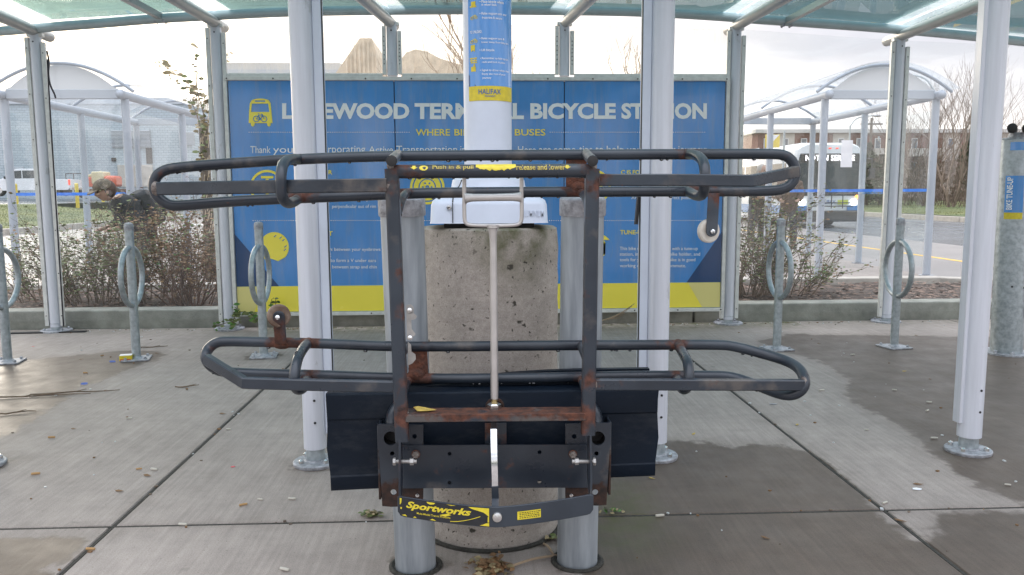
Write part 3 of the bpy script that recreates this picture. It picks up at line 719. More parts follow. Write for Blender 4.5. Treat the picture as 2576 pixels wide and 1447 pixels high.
# ------------------------------------------------------------------ the sign board
SY = YW-.055
SG = thing('information_sign', (P(1200, 786, SY).x, SY, zb), 'long blue and yellow bicycle station board in the middle of the glass wall', 'sign')
def S(x, y, d=0): return P(x, y, SY)+Vector((0, -d, 0))
xl, xr = (PB[1].x+.095), (PB[4].x-.095)
ztop, zbot = S(1288, 204).z, S(1288, 779).z
zyel = S(1200, 715.5).z
j1 = S(993, 300).x; j2 = S(1419.5, 300).x
edges = [xl, j1, j2, xr]
for k in range(3):
    a, b = edges[k]+.004, edges[k+1]-.004
    m = MB(); m.box(((a+b)/2, SY+.01, (ztop+zbot)/2), (b-a, .02, ztop-zbot)); m.build('panel', 'blue', SG, bevel=.002)
    m = MB(); m.box(((a+b)/2, SY-.0015, (zyel+zbot+.002)/2), (b-a-.004, .003, zyel-zbot-.004)); m.build('yellow_band', 'yellow', SG, smooth=0)
m = MB(); m.box(((xl+xr)/2, SY+.026, (ztop+zbot)/2), (xr-xl, .01, ztop-zbot)); m.build('backing', 'black', SG, smooth=0)
fw = .032
for (c, d) in ((((xl+xr)/2, SY, ztop+fw/2+.001), (xr-xl+2*fw, .045, fw)), (((xl+xr)/2, SY, zbot-fw/2-.001), (xr-xl+2*fw, .045, fw)), ((xl-fw/2-.001, SY, (ztop+zbot)/2), (fw, .045, ztop-zbot)), ((xr+fw/2+.001, SY, (ztop+zbot)/2), (fw, .045, ztop-zbot))):
    m = MB(); m.box(c, d); fr = m.build('frame', 'alu_frame', SG, bevel=.003)
bolt_heads([(x, SY-.0225, zz) for zz in (ztop+fw/2, zbot-fw/2) for x in [xl+(xr-xl)*k/11 for k in range(12)]], (0, -1, 0), .007, SG, 'rust_dark', 'screw', .003)
def flat(name, mat, loops, d=.004, parent=SG):     # loops of pixel points on the board, holes included
    w2 = [[(S(x, y).x, S(x, y).z) for x, y in lp] for lp in loops]
    v, f = fill2d(w2, .002); m = MB(); m.add([(a.x, SY-d+a.z, a.y) for a in v], f); return m.build(name, mat, parent, smooth=0)
# corner triangles
tl = [(xl+.002, S(583, 588).z), (xl+.002, zyel), (S(702, 718).x, zyel)]; tr_ = [(xr-.002, S(1822, 583).z), (S(1727, 712).x, zyel), (xr-.002, zyel)]
for tri, mat, nm, d in ((tl, 'navy', 'navy_triangle', .0025), (tr_, 'navy', 'navy_triangle', .0025),
        ([(xl+.004, zyel), (xl+.004, zbot+.004), (S(640, 779).x, zbot+.004), (S(664, 716).x, zyel)], 'pale_yellow', 'pale_band', .0045),
        ([(xr-.004, zyel), (S(1730, 716).x, zyel), (S(1766, 779).x, zbot+.004), (xr-.004, zbot+.004)], 'pale_yellow', 'pale_band', .0045)):
    m = MB(); m.prism([(a, SY-d, b-.001) for a, b in tri], (0, .002, 0)); m.build(nm, mat, SG, smooth=0)
def stext(s, x0, y0, x1, y1, mat, bold=0, name='lettering', space=1):
    a, b = S(x0, y1, .0035), S(x1, y1, .0035); c = S(x0, y0, .0035); d = S(x1, y0, .0035)
    m = MB(); text_map(m, s, lambda u, v: (a.lerp(b, u)).lerp(c.lerp(d, u), v), bold, space=space); return m.build(name, mat, SG, smooth=0, recalc=False)
for s, x0, x1 in (('LAKEWOOD', 710, 1030), ('TERMINAL', 1043, 1318), ('BICYCLE', 1334, 1549), ('STATION', 1563, 1778)):
    stext(s, x0, 259.5, x1, 300, 'white_print', .042)
for s, x0, x1 in (('WHERE', 1046, 1132), ('BIKES MEET', 1143, 1284), ('BUSES', 1295, 1372)): stext(s, x0, 325, x1, 341.5, 'yellow', .012)
for s, x0, x1, y0, y1 in (('Thank', 630, 681, 368, 385.5), ('you', 687, 737, 373, 390), ('for', 744, 774, 368, 385.5), ('incorporating', 782, 919, 367, 390), ('Active', 928, 989, 368, 385.5), ('Transportation', 997, 1150, 367, 390), ('in', 1158, 1172, 368, 385.5), ('your day.', 1180, 1290, 368, 390), ('Here', 1303, 1348, 368, 385.5), ('are', 1356, 1386, 373, 385.5), ('some', 1394, 1448, 373, 385.5), ('tips', 1457, 1490, 368, 390), ('to', 1498, 1518, 370, 385.5), ('help', 1526, 1570, 367, 390), ('you', 1577, 1613, 373, 390), ('on', 1620, 1645, 373, 385.5), ('your', 1652, 1699, 373, 390), ('journey:', 1705, 1777, 368, 390)):
    stext(s, x0, y0, x1, y1, 'white_print', .002)
for s, x0, x1, y0 in (('A IS FOR AIR', 745, 836, 428), ('B IS FOR BRAKES', 1135, 1255, 428), ('C IS FOR CHAIN', 1562, 1668, 428), ('HELMET FIT', 748, 837, 582), ('TUNE-UP', 1560, 1622, 579)):
    stext(s, x0, y0, x1, y0+11, 'yellow', .022)
for s, x0, x1, yb in (('tread/sidewall in is good', 828, 944, 507), ('perpendicular out of rim', 836, 946, 526), ('Are the gears in correct position', 1588, 1752, 504),
        ('Two fingers between your eyebrows', 780, 957, 634), ('and helmet', 775, 833, 646), ('Straps to form a V under ears', 798, 946, 662), ('One finger between strap and chin', 780, 948, 678),
        ('This bike station is equipped with a tune-up', 1559, 1755, 632), ('station, including a pump, bike holder, and', 1559, 1761, 646), ('tools for you so that your bike is in good', 1559, 1749, 660), ('working order for your commute.', 1559, 1725, 675)):
    stext(s, x0, yb-11, x1, yb, 'white_print', .004)
def dots(x0, x1, y):
    m = MB(); n = int((x1-x0)/5.6)
    for k in range(n): p = S(x0+(x1-x0)*k/n, y, .0035); m.box(p, (.008, .001, .006))
    m.build('dotted_line', 'white_print', SG, smooth=0)
dots(627, 1035, 333); dots(1384, 1778, 333); dots(637, 1780, 555)
cir = lambda x, y, r, n=40, rx=1: [(x+r*rx*math.cos(2*PI*k/n), y+r*math.sin(2*PI*k/n)) for k in range(n)]
rect = lambda x0, y0, x1, y1: [(x0, y0), (x1, y0), (x1, y1), (x0, y1)]
def rrect(x0, y0, x1, y1, r, n=5):
    o = []
    for cx_, cy_, a in ((x1-r, y0+r, -PI/2), (x1-r, y1-r, 0), (x0+r, y1-r, PI/2), (x0+r, y0+r, PI)): o += [(cx_+r*math.cos(a+PI/2*k/n), cy_+r*math.sin(a+PI/2*k/n)) for k in range(n+1)]
    return o
body = [(629, 260), (634, 252), (644, 249), (655, 248), (666, 249), (676, 252), (681, 260), (683, 280), (686, 310), (681, 310), (681, 316), (677, 319), (673, 316), (672, 310), (641, 310), (640, 316), (636, 319), (632, 316), (631, 310), (626, 310), (627, 280)]
flat('bus_icon', 'yellow', [body, [(634, 261), (675, 261), (678, 282), (632, 282)], rrect(641, 253, 668, 256.5, 1.7)])
m = MB()
for cx_ in (645.5, 664.5): m.torus(S(cx_, 299.5, .006), S(6, 0).x*0+.0245, .0035, (0, 1, 0), 24, 4)
for a, b in (((645.5, 299.5), (651, 290)), ((651, 290), (660, 290)), ((651, 290), (656, 301)), ((656, 301), (660.5, 288)), ((660.5, 288), (664.5, 299.5)), ((645.5, 299.5), (656, 301)), ((660.5, 288), (657, 287)), ((649, 287), (653, 287))):
    m.tube([S(*a, .006), S(*b, .006)], .0032, 4)
m.build('bicycle_icon', 'blue', SG)
for (cx_, cy_) in ((672, 471), (1075, 471), (1493, 470)): flat('ring_icon', 'yellow', [cir(cx_, cy_, 43.5), cir(cx_, cy_, 37.5)])
flat('pump_icon', 'yellow', [rect(657, 443, 688, 449)]); flat('pump_icon', 'yellow', [rect(669, 450, 676, 490)]); flat('pump_icon', 'yellow', [rect(660, 491, 686, 497)])
flat('disc_icon', 'yellow', [cir(1075, 471, 34)]+[cir(1075, 471, 22)]); flat('disc_icon', 'yellow', [cir(1075, 471, 19)]+[cir(1075+11*math.cos(a), 471+11*math.sin(a), 2.6, 12) for a in [k*PI/3 for k in range(6)]]+[cir(1075, 471, 5, 16)])
gear = []
for k in range(24): a = 2*PI*k/24; rr_ = 30 if k % 2 else 23; gear += [(1493+rr_*math.cos(a-.06), 470+rr_*math.sin(a-.06)), (1493+rr_*math.cos(a+.06), 470+rr_*math.sin(a+.06))]
flat('chain_icon', 'yellow', [gear, cir(1493, 470, 12)])
hel = [(655, 640)]+[(690+37*math.cos(a), 622+38*math.sin(a)) for a in [R(150)+R(252)*k/30 for k in range(31)]]+[(700, 657), (680, 650), (668, 654)]
vents = [[(x-1.6, y), (x+4, y-5), (x+6, y-3.5), (x+.4, y+1.6)] for x, y in ((704, 600), (711, 606), (716, 622), (715, 630), (690, 596))]
flat('helmet_icon', 'yellow', [hel]+vents)
flat('tool_icon', 'yellow', [cir(1500, 628, 41)]+[[(1485, 610), (1491, 604), (1522, 640), (1516, 646)], [(1523, 610), (1518, 604), (1480, 640), (1486, 646)]])

# ------------------------------------------------------------------ concrete footing + lamp post
g0 = G(1238, 1386); FC = Vector((g0.x, g0.y+.243, 0)); FRD = .243
ftop = P(1238, 577, g0.y).z
m = MB(); prof = [(FRD+.006, -.05), (FRD+.003, .0)]+[(FRD+.0015*math.sin(k*2.1), ftop*k/30) for k in range(1, 30)]+[(FRD-.004, ftop-.006), (FRD-.014, ftop), (.0001, ftop+.004)]
m.lathe(prof, FC, 72)
def fmoss(v): return max(0, min(1, (v.z-ftop+.10+.16*(.5+.5*math.sin((v.x-FC.x)*14+.4)))/.22))*(1.0 if v.x > FC.x-.05 else .7) if v.y < FC.y+.1 else .4
fo = m.build('concrete_footing', 'footing', smooth=50, attrs={'wet': lambda v: -1, 'moss': fmoss}); tag(fo, 'round pitted concrete footing behind the bike rack, under the lamp post', 'footing')
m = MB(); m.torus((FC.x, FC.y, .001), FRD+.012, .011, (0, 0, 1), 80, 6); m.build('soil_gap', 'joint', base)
LP = thing('lamp_post', (FC.x, FC.y, ftop), 'pale aluminium lamp post with blue sticker on the concrete footing', 'lamp post')
PR = .0825
m = MB(); m.tube([Vector((FC.x, FC.y, ftop+.05)), Vector((FC.x, FC.y, 3.4)), Vector((FC.x, FC.y, 5.6))], [PR, PR, PR-.01], 64); m.build('pole', 'white_alu', LP)
m = MB(); m.tube(smooth_path([(FC.x, FC.y, 5.6), (FC.x, FC.y, 5.9), (FC.x-.3, FC.y, 6.1), (FC.x-1.2, FC.y, 6.25)], .1), .04, 12); arm = m.build('lamp_arm', 'white_alu', LP)
m = MB(); m.ball((FC.x-1.5, FC.y, 6.25), .3, 14, 8, (1.1, .5, .28)); m.build('lamp_head', 'white_alu', LP)
def sqr(hw, r, z, n=7):
    r = r*.6 if r < .08 else r
    o = []
    for sx, sy, a in ((1, -1, -PI/2), (1, 1, 0), (-1, 1, PI/2), (-1, -1, PI)):
        o += [Vector((FC.x+sx*(hw-r)+r*math.cos(a+PI/2*k/n), FC.y+sy*(hw-r)+r*math.sin(a+PI/2*k/n), z)) for k in range(n+1)]
    return o
def loft(rings, capt=True):
    m = MB(); k = len(rings[0])
    for r_ in rings: m.v += r_
    for i in range(len(rings)-1):
        for j in range(k): j2 = (j+1) % k; m.f.append((i*k+j, i*k+j2, (i+1)*k+j2, (i+1)*k+j))
    if capt: m.f.append(tuple((len(rings)-1)*k+j for j in range(k)))
    return m
yb_ = FC.y-.19
zc0, zc1, zc2, zc3 = P(1238, 562, yb_).z, P(1238, 508, yb_).z, P(1238, 478, yb_).z, P(1238, 452, yb_+.07).z
hw = .194
cov = loft([sqr(hw+.002, .05, zc0), sqr(hw, .05, zc0+.005), sqr(hw-.003, .05, zc1-.01), sqr(hw-.008, .05, zc1+.004), sqr(hw-.045, .06, zc2-.006), sqr(hw-.06, .07, zc2+.004), sqr(.128, .10, zc2+.012), sqr(.124, .10, zc3), sqr(.112, .10, zc3+.008), sqr(PR+.003, PR, zc3+.01)], False).build('base_cover', 'white_alu', LP, smooth=45)
sx = P(1139, 540, yb_).x
m = MB(); m.box((sx, FC.y-hw-.0005, (zc0+zc1)/2), (.0025, .006, zc1-zc0-.004)); m.tube([(sx, FC.y-hw+.003, zc1), (sx+.004, FC.y-hw+.045, zc2), (sx+.02, FC.y-.128, zc2+.012), (sx+.03, FC.y-.1245, zc3)], .002, 4); m.build('seam', 'dark', LP)
bolt_heads([P(1129.5, 522, yb_-.006)], (0, -1, 0), .0085, LP, 'steel', 'screw', .004); bolt_heads([P(1129.5, 522, yb_-.0105)], (0, -1, 0), .003, LP, 'dark', 'screw_socket', .001)
m = MB(); a, b = P(1312, 546, FC.y-hw-.0005), P(1368, 546, FC.y-hw-.0005); c, d = P(1312, 530, FC.y-hw-.0005), P(1368, 530, FC.y-hw-.0005)
def emb(u, v, dd=0): return a.lerp(b, u).lerp(c.lerp(d, u), v)+Vector((0, dd, 0))
text_map(m, 'ALUMINIUM', emb, .01); v0, f0 = list(m.v), list(m.f)
bm = bmesh.new(); bv = [bm.verts.new(v) for v in m.v]
for f in m.f:
    try: bm.faces.new([bv[i] for i in f])
    except ValueError: pass
ex = bmesh.ops.extrude_face_region(bm, geom=bm.faces[:]); bmesh.ops.translate(bm, verts=[q for q in ex['geom'] if isinstance(q, bmesh.types.BMVert)], vec=(0, .0035, 0))
me = bpy.data.meshes.new('lettering'); 
for q in bm.verts: q.co -= ORG[LP.name]
bmesh.ops.recalc_face_normals(bm, faces=bm.faces); bm.to_mesh(me); bm.free(); me.materials.append(MAT['white_alu']); link('lettering', me, LP)
m = MB()
for k in range(4): m.lathe([(.018, 0), (.018, .04)], (FC.x+.13*math.cos(k*PI/2+.8), FC.y+.13*math.sin(k*PI/2+.8), ftop), 8)
m.box((FC.x, FC.y, ftop+.012), (.30, .30, .022)); m.build('anchor_plate', 'dark', LP)
# wrapped sticker on the pole
def wrap(u, z, off=.0015):
    off += .0012                    # u metres round the pole, 0 = facing the viewer
    r_ = PR-.0005+off; a = u/r_; return Vector((FC.x+r_*math.sin(a), FC.y-r_*math.cos(a), z))
def px2wrap(x, y):
    p = P(x, y, FC.y-PR); s_ = max(-.98, min(.98, (p.x-FC.x)/PR/1.03)); return math.asin(s_)*PR, p.z
def wrapgrid(name, mat, u0, u1, z0, z1, off, loops=None):
    m = MB(); n = 24
    for k in range(n+1):
        u = u0+(u1-u0)*k/n; m.v += [wrap(u, z0, off), wrap(u, z1, off)]
    for k in range(n): m.f.append((2*k, 2*k+2, 2*k+3, 2*k+1))
    return m.build(name, mat, LP, recalc=False)
u0, u1 = px2wrap(1178, 200)[0], px2wrap(1291, 200)[0]
zs = lambda y: P(1235, y, FC.y-PR).z
st = wrapgrid('sticker', 'blue', u0, u1, zs(216), zs(-330), .0012)
wrapgrid('yellow_band', 'sticker_yellow', u0, u1, zs(253), zs(216.2), .0012)
m = MB(); m.add([wrap(u0, zs(216), .002), wrap(px2wrap(1197, 216)[0], zs(216), .002), wrap(u0, zs(184), .002)], [(0, 1, 2)]); m.build('navy_triangle', 'navy', LP, recalc=False)
def wtext(s, x0, y0, x1, y1, mat, bold=0):
    ua, ub = px2wrap(x0, y0)[0], px2wrap(x1, y0)[0]; m = MB(); text_map(m, s, lambda u, v: wrap(ua+(ub-ua)*u, zs(y1)+(zs(y0)-zs(y1))*v, .0024), bold)
    m.build('lettering', mat, LP, smooth=0, recalc=False)
for s, x0, y0, x1, y1 in (('• Place bicycle wheels', 1206, 1, 1269, 10), ('in wheel wells', 1211, 9.5, 1250, 15), ('• Raise support arm over', 1206, 31, 1276, 39), ('front tire & secure', 1212, 42, 1264, 48), ('TO UNLOAD:', 1181, 76, 1212, 83),
        ('• Raise support arm &', 1206, 94, 1270, 101), ('lower away from bike tire', 1211, 104, 1280, 110), ('• Lift bicycle', 1206, 123, 1244, 131), ('• Remember to fold up the', 1207, 144, 1279, 151), ('rack and lock in place', 1212, 154, 1272, 160), ('• Signal to driver when clear.', 1207, 174, 1282, 181), ('Enjoy the rest of your', 1212, 184, 1273, 190), ('journey', 1213, 194, 1236, 200)):
    wtext(s, x0, y0, x1, y1, 'white_print', .006)
wtext('HALIFAX', 1203, 224, 1261, 237, 'halifax_blue', .012); wtext('TRANSIT', 1219, 240, 1247, 244.5, 'halifax_blue', .01)
def wicon(parts):
    m = MB()
    for lp in parts:
        pts = [px2wrap(*q) for q in lp]; m.add([wrap(u, z, .0024) for u, z in pts], [tuple(range(len(pts)))])
    m.build('icon', 'sticker_yellow', LP, smooth=0, recalc=False)
ringq = lambda x, y, r, w_=1.3: [[(x+r*math.cos(a), y+r*math.sin(a)), (x+r*math.cos(a+.42), y+r*math.sin(a+.42)), (x+(r-w_)*math.cos(a+.42), y+(r-w_)*math.sin(a+.42)), (x+(r-w_)*math.cos(a), y+(r-w_)*math.sin(a))] for a in [k*PI/7.5 for k in range(15)]]
for yy in (44, 104): wicon(ringq(1186, yy, 4.2)+ringq(1196, yy-1, 4.2)+[[(1185, yy), (1189, yy-7), (1190, yy-7), (1187, yy)], [(1189, yy-6), (1195, yy-6.5), (1195, yy-5), (1189, yy-4.6)], [(1196, yy), (1193, yy-8.5), (1194.4, yy-8.8), (1197.5, yy)]])
wicon([rect(1184, 2, 1195, 14), rect(1181, 13, 1197, 17)])
wicon([rrect(1183, 112, 1194, 126, 2), rect(1184, 126, 1186.5, 128.5), rect(1191, 126, 1193.5, 128.5)])
wicon([rect(1181, 144, 1199, 147), rect(1181, 150, 1199, 153), rect(1183, 155, 1199, 158), rect(1184, 147, 1186, 158), rect(1193, 147, 1195, 158)])
wicon([rect(1184, 167, 1196, 179), [(1189, 168), (1191, 160), (1194, 160), (1194, 168)]])

# ------------------------------------------------------------------ bollards
BT = []
for k, (bx, by, tx, ty) in enumerate(((1046, 1424, 1010, 497), (1452, 1412, 1466, 497))):
    g = G(bx, by); t = P(tx, ty, g.y-.045); BT.append((g, t)); r_ = .0655
    B_ = thing('pipe_bollard', g, ['left', 'right'][k] and ('thick galvanised pipe bollard standing left of the concrete footing' if k == 0 else 'thick galvanised pipe bollard standing right of the concrete footing'), 'bollard', 'galvanised bollards carrying the rack')
    ax = (t-g).normalized()
    m = MB(); m.tube([g-Vector((0, 0, .05)), g, g+(t-g)*.33, g+(t-g)*.66, t-ax*.05], r_, 40); m.build('pipe', 'galv_dull', B_)
    m = MB(); m.lathe([(r_+.004, -.055), (r_+.0055, -.05), (r_+.0055, -.006), (r_+.001, 0), (.0001, .004)], t, 40, ax); m.build('cap', 'galv_cap', B_)
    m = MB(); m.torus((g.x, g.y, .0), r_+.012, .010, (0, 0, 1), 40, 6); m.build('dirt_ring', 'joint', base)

# ------------------------------------------------------------------ the bike rack
YU, YR = 2.12, 2.32
zpv = P(1245, 1245, YU).z
RK = thing('bicycle_rack', (P(1245, 1200, YU).x, YU, P(1245, 1270, YU).z), 'worn black folded-up bus bicycle rack with rust at the welds in front', 'bicycle rack')
WELD = [P(985, 425, YU), P(1490, 425, YU), P(978, 465, YU), P(1498, 453, YU), P(1000, 970, YU), P(1492, 967, YU), P(750, 400, YR), P(752, 498, YR), P(1729, 386, YR), P(1731, 481, YR), P(777, 861, YR), P(774, 949, YR), P(1705, 863, YR), P(1703, 951, YR),
        P(705, 866, YR), P(1795, 483, YR), P(1050, 940, YR), P(1450, 470, YR), P(1050, 872, YR), P(1460, 868, YR), P(1455, 945, YR), P(1012, 480, YR), P(392, 475, YR-.03), P(2000, 440, YR), P(2024, 965, 2.14), P(516, 893, YR-.02), P(1025, 1045, 2.13), P(1472, 1043, 2.13), P(1010, 1230, YU), P(1482, 1230, YU)]
WSTR = {14: .9, 16: .9, 17: .9, 10: .6, 12: .6, 26: .75, 27: .75, 28: .7, 29: .7, 22: .3, 23: .15, 24: .4, 25: .3, 7: .5, 15: .6}
def rustf(sc_=.035, base_=0):
    A = np.array([tuple(q) for q in WELD])
    Wt = np.array([WSTR.get(i, .42) for i in range(len(WELD))])
    return lambda v: base_+(np.exp(-((A-np.array(tuple(v)))**2).sum(1)/(2*sc_**2))*Wt).max()
def rtube(name, pts, r, mat='rack', seg=14, closed=False, base_=0, sm=True, caps=True, par=None):
    m = MB(); m.tube(smooth_path(pts, .012, 2, closed) if sm else pts, r, seg, closed=closed, caps=caps)
    return m.build(name, mat, par or RK, smooth=50, attrs={'rust': rustf(base_=base_)})
def PX(l, Y=YR): return [P(q[0], q[1], q[2] if len(q) > 2 else Y) for q in l]
RT = .0152
uloop = PX([(435, 422), (583, 411), (739, 401), (948, 393), (1200, 391), (1408, 390), (1543, 389), (1760, 388), (1880, 387.5), (1940, 387.5), (1972, 389), (1992, 403), (2001, 424), (2001, 445), (1990, 466), (1966, 478), (1930, 481), (1850, 481.5), (1632, 482), (1382, 483), (1069, 485), (922, 492), (765, 498), (583, 506), (453, 518), (428, 517), (408, 506), (392, 489), (386, 469), (390, 448), (405, 432)])
rtube('upper_tray_rail', uloop, RT, closed=True)
lloop = PX([(1134, 872), (978, 872), (821, 864.5), (665, 860.7), (570, 858.6), (545, 861), (524, 876), (515, 897, YR-.03), (527, 920, YR-.03), (555, 936), (600, 938), (640, 940), (821, 944), (978, 950.5), (1134, 953), (1300, 951), (1421, 949), (1604, 945), (1786, 945), (1838, 946.5), (1890, 963, 2.28), (1929, 980, 2.22), (1972, 995, 2.16), (2000, 993, 2.14), (2020, 979, 2.13), (2026, 957, 2.14), (2013, 928, 2.19), (1981, 908, 2.25), (1916, 889, 2.30), (1851, 872), (1812, 867), (1604, 868), (1395, 869)])
rtube('lower_tray_rail', lloop, RT, closed=True)
# flat bars
def bar(name, pts, h, d=.022, mat='rack_bar'):
    m = MB(); pts2 = []
    for a, b in zip(pts[:-1], pts[1:]):
        n = max(2, int((b-a).length/.012)); pts2 += [a.lerp(b, k/n) for k in range(n)]
    pts2.append(pts[-1])
    b = .003; m.tube(pts2, 1, prof=[(-d/2, -h/2+b), (-d/2+b, -h/2), (d/2-b, -h/2), (d/2, -h/2+b), (d/2, h/2-b), (d/2-b, h/2), (-d/2+b, h/2), (-d/2, h/2-b)], upv=(0, 0, 1))
    return m.build(name, mat, RK, smooth=30, attrs={'rust': rustf(.03)})
bar('trough_bar', PX([(975, 466, 2.11), (690, 470, 2.17), (400, 475, 2.27)]), .036)
bar('trough_bar', PX([(1500, 453, 2.12), (1700, 453, 2.12), (1890, 455, 2.13), (2002, 432, 2.26)]), .032)
bar('trough_bar', PX([(1002, 972, 2.12), (821, 969, 2.12), (615, 963, 2.13), (520, 904, 2.24)]), .0305)
bar('trough_bar', PX([(1494, 967, 2.12), (1750, 967.5, 2.12), (2020, 968.5, 2.13)]), .0305)
HR = .0145
rtube('cradle_hoop', PX([(752, 401, YR), (733, 399, 2.26), (712, 409, 2.18), (706.5, 440, 2.137), (706.5, 470, 2.14), (709, 495, 2.15), (719, 511, 2.19), (735, 511, 2.25), (754, 498, YR)]), HR)
rtube('cradle_hoop', PX([(1727, 387, YR), (1752, 390, 2.25), (1770, 405, 2.17), (1774, 434, 2.137), (1773, 460, 2.14), (1772, 478, 2.15), (1766, 493, 2.19), (1750, 493, 2.25), (1730, 481, YR)]), HR)
rtube('cradle_hoop', PX([(777, 861, YR), (762, 877, 2.25), (747, 905, 2.17), (740, 945, 2.137), (740, 966, 2.14), (747, 982, 2.16), (763, 979, 2.22), (775, 949, YR)]), HR)
rtube('cradle_hoop', PX([(1705, 864, YR), (1718, 890, 2.25), (1731, 911, 2.17), (1734, 946, 2.137), (1732, 970, 2.14), (1721, 983, 2.17), (1708, 970, 2.24), (1702, 950, YR)]), HR)
# uprights
prof_u = lambda h, b=.003: [(-h, -h+b), (-h+b, -h), (h-b, -h), (h, -h+b), (h, h-b), (h-b, h), (-h+b, h), (-h, h-b)]
UPL, UPR = (P(986, 425, YU), P(1012, 1108, YU)), (P(1489.5, 425, YU), P(1479, 1092, YU))
for (a, b) in (UPL, UPR):
    m = MB(); n = 60; m.tube([a.lerp(b, k/n) for k in range(n+1)], 1, prof=prof_u(.0178, .004), upv=(0, -1, 0)); rf_ = rustf(.03); sg = 1 if a.x < 0 else -1; m.build('upright', 'rack_up', RK, smooth=30, attrs={'rust': lambda v, c=(a.x+b.x)/2, rf_=rf_, sg=sg: rf_(v)+(.17 if (v.x-c)*sg > .006 else 0)*(1.2-.5*(v.z > 1.0))})
for (x, y, x2, y2) in ((1001, 389, 985, 405), (1474, 387, 1491, 405)):
    a, b = P(x, y, YR), P(x2, y2, 2.045); t = rtube('end_tube', [a, a.lerp(b, .5), b], .0142, sm=False); 
    m = MB(); m.lathe([(.0128, 0), (.0128, .002), (.011, .003), (.0001, .003)], b, 18, (b-a).normalized()); m.build('end_plug', 'rubber', RK)
rtube('cross_tube', [P(994, 432, YU), P(1100, 431.5, YU), P(1240, 431, YU), P(1380, 430, YU), P(1484, 429.5, YU)], .0178, sm=False, seg=20)
for l in ([(1000, 540, YU+.02), (1008, 510, 2.18), (1018, 488, 2.26), (1030, 484, YR)], [(1482, 540, YU+.02), (1478, 510, 2.18), (1470, 490, 2.26), (1460, 484, YR)], [(1010, 1005, YU+.01), (1018, 975, 2.2), (1028, 955, YR)], [(1478, 1005, YU+.01), (1470, 975, 2.2), (1462, 952, YR)], [(1005, 900, YU+.01), (1014, 885, 2.2), (1026, 873, YR)], [(1479, 915, YU+.01), (1469, 890, 2.2), (1460, 868, YR)]):
    rtube('link_tube', PX(l), .0115, base_=.12)
# weld beads
for p in [P(978, 468, 2.115), P(1500, 453, 2.118), P(1002, 972, 2.118), P(1494, 967, 2.118), P(985, 419, 2.12), P(1490, 419, 2.12), P(1022, 1050, 2.12), P(1473, 1046, 2.12), P(392, 474, 2.28), P(2022, 966, 2.135)]:
    m = MB(); m.ball(p, .017, 10, 7, (.7, .8, 1.15))
    for v in m.v: v += Vector((rnd.uniform(-.0015, .0015),)*3)
    m.build('weld', 'weld', RK, smooth=180)
# gusset plates between the rails
def gusset(l, mat='rust'):
    m = MB(); q = PX(l); m.prism(q, (0, .006, 0)); return m.build('gusset', mat, RK, bevel=.001, attrs={'rust': lambda v: .6})
gusset([(1424, 392, YR-.004), (1476, 392, YR-.004), (1476, 484, YR-.004), (1424, 484, YR-.004)]); gusset([(1028, 872, YR-.004), (1074, 872, YR-.004), (1078, 953, YR-.004), (1028, 953, YR-.004)])
m = MB(); m.ball(P(1048, 943, YR-.006), .022, 12, 8, (1.2, .6, .9)); m.build('weld', 'rust', RK); m = MB(); m.ball(P(1455, 472, YR-.006), .02, 12, 8, (1.2, .6, .9)); m.build('weld', 'rust', RK)
m = MB(); m.ball(P(710, 865, YR-.002), .02, 12, 8, (1.5, .9, .8)); m.build('weld', 'rust', RK)
# roller arms
for (a, b, wd, rr_) in (((706, 866), (701, 797), 30, .033), ((1795, 487), (1790, 582), 30, .034)):
    pa, pb_ = P(*a, YR-.022), P(*b, YR-.05); d = (pb_-pa).normalized(); sx = Vector((1, 0, 0)); hw_ = .0165
    n = d.cross(sx).normalized()
    ol = [pa-sx*hw_, pa+sx*hw_]+[pb_+(sx*math.cos(t)+d*math.sin(t))*hw_ for t in [PI*k/8 for k in range(9)]]
    m = MB(); m.prism(ol, n*.005); st_ = m.build('roller_arm', 'rack', RK, bevel=.001, attrs={'rust': rustf(.04)})
    c = pb_+Vector((-.004 if b[1] > 500 else .004, .012, 0)); m = MB(); m.lathe([(.006, -.010), (rr_-.004, -.010), (rr_, -.006), (rr_, .006), (rr_-.004, .010), (.006, .010)], c+Vector((0, .006, 0)), 36, Vector((.32 if b[1] < 500 or True else 0, -1, 0)).normalized()); ro = m.build('roller', 'roller' if b[1] > 700 and False else ('roller_rusty' if b[1] > 700 else 'roller'), RK)
    bolt_heads([pb_+Vector((0, -.006, 0))], (0, -1, 0), .0075, RK, 'chrome', 'bolt', .008)
# release handle
YH = 2.165
hl_ = PX([(1168, 436), (1168, 470), (1168, 550), (1171, 562), (1184, 567), (1240, 568), (1298, 567), (1310, 561), (1313, 548), (1312, 470), (1312, 436)], YH)
m = MB(); m.tube(smooth_path(hl_, .008, 2), .0053, 12); m.tube([P(1170, 499, YH), P(1176, 498, YH), P(1190, 497.5, YH), P(1240, 497, YH), P(1290, 496, YH), P(1305, 496, YH), P(1311, 496, YH)], [.016, .0125, .0105, .0098, .0105, .0125, .016], 14); m.build('release_handle', 'handle_alu', RK)
m = MB(); m.tube([P(1240, 566, YH), P(1240, 574, YH), P(1240, 576, YH), P(1240, 590, YH), P(1241, 620, YH), P(1243, 860, YH), P(1244, 985, YH), P(1244, 1003, YH)], [.0165, .0165, .013, .0105, .0095, .0105, .011, .0102], 18); m.build('release_rod', 'handle_alu', RK)
m = MB(); m.tube([P(1244, 1000, YH), P(1244, 1022, YH)], .0085, 14); m.build('brass_tip', 'brass', RK)
p = P(1243.5, 1037, YH-.01); m = MB(); m.lathe([(.0145, 0), (.0195, .0035), (.0195, .022), (.0145, .0255), (.0095, .0255)], p, 6); m.build('hex_nut', 'steel', RK)
m = MB(); m.torus(P(1245, 1022, YH+.03), .022, .005, (0, 1, .3), 24, 6); m.build('washer_ring', 'rust_dark', RK)
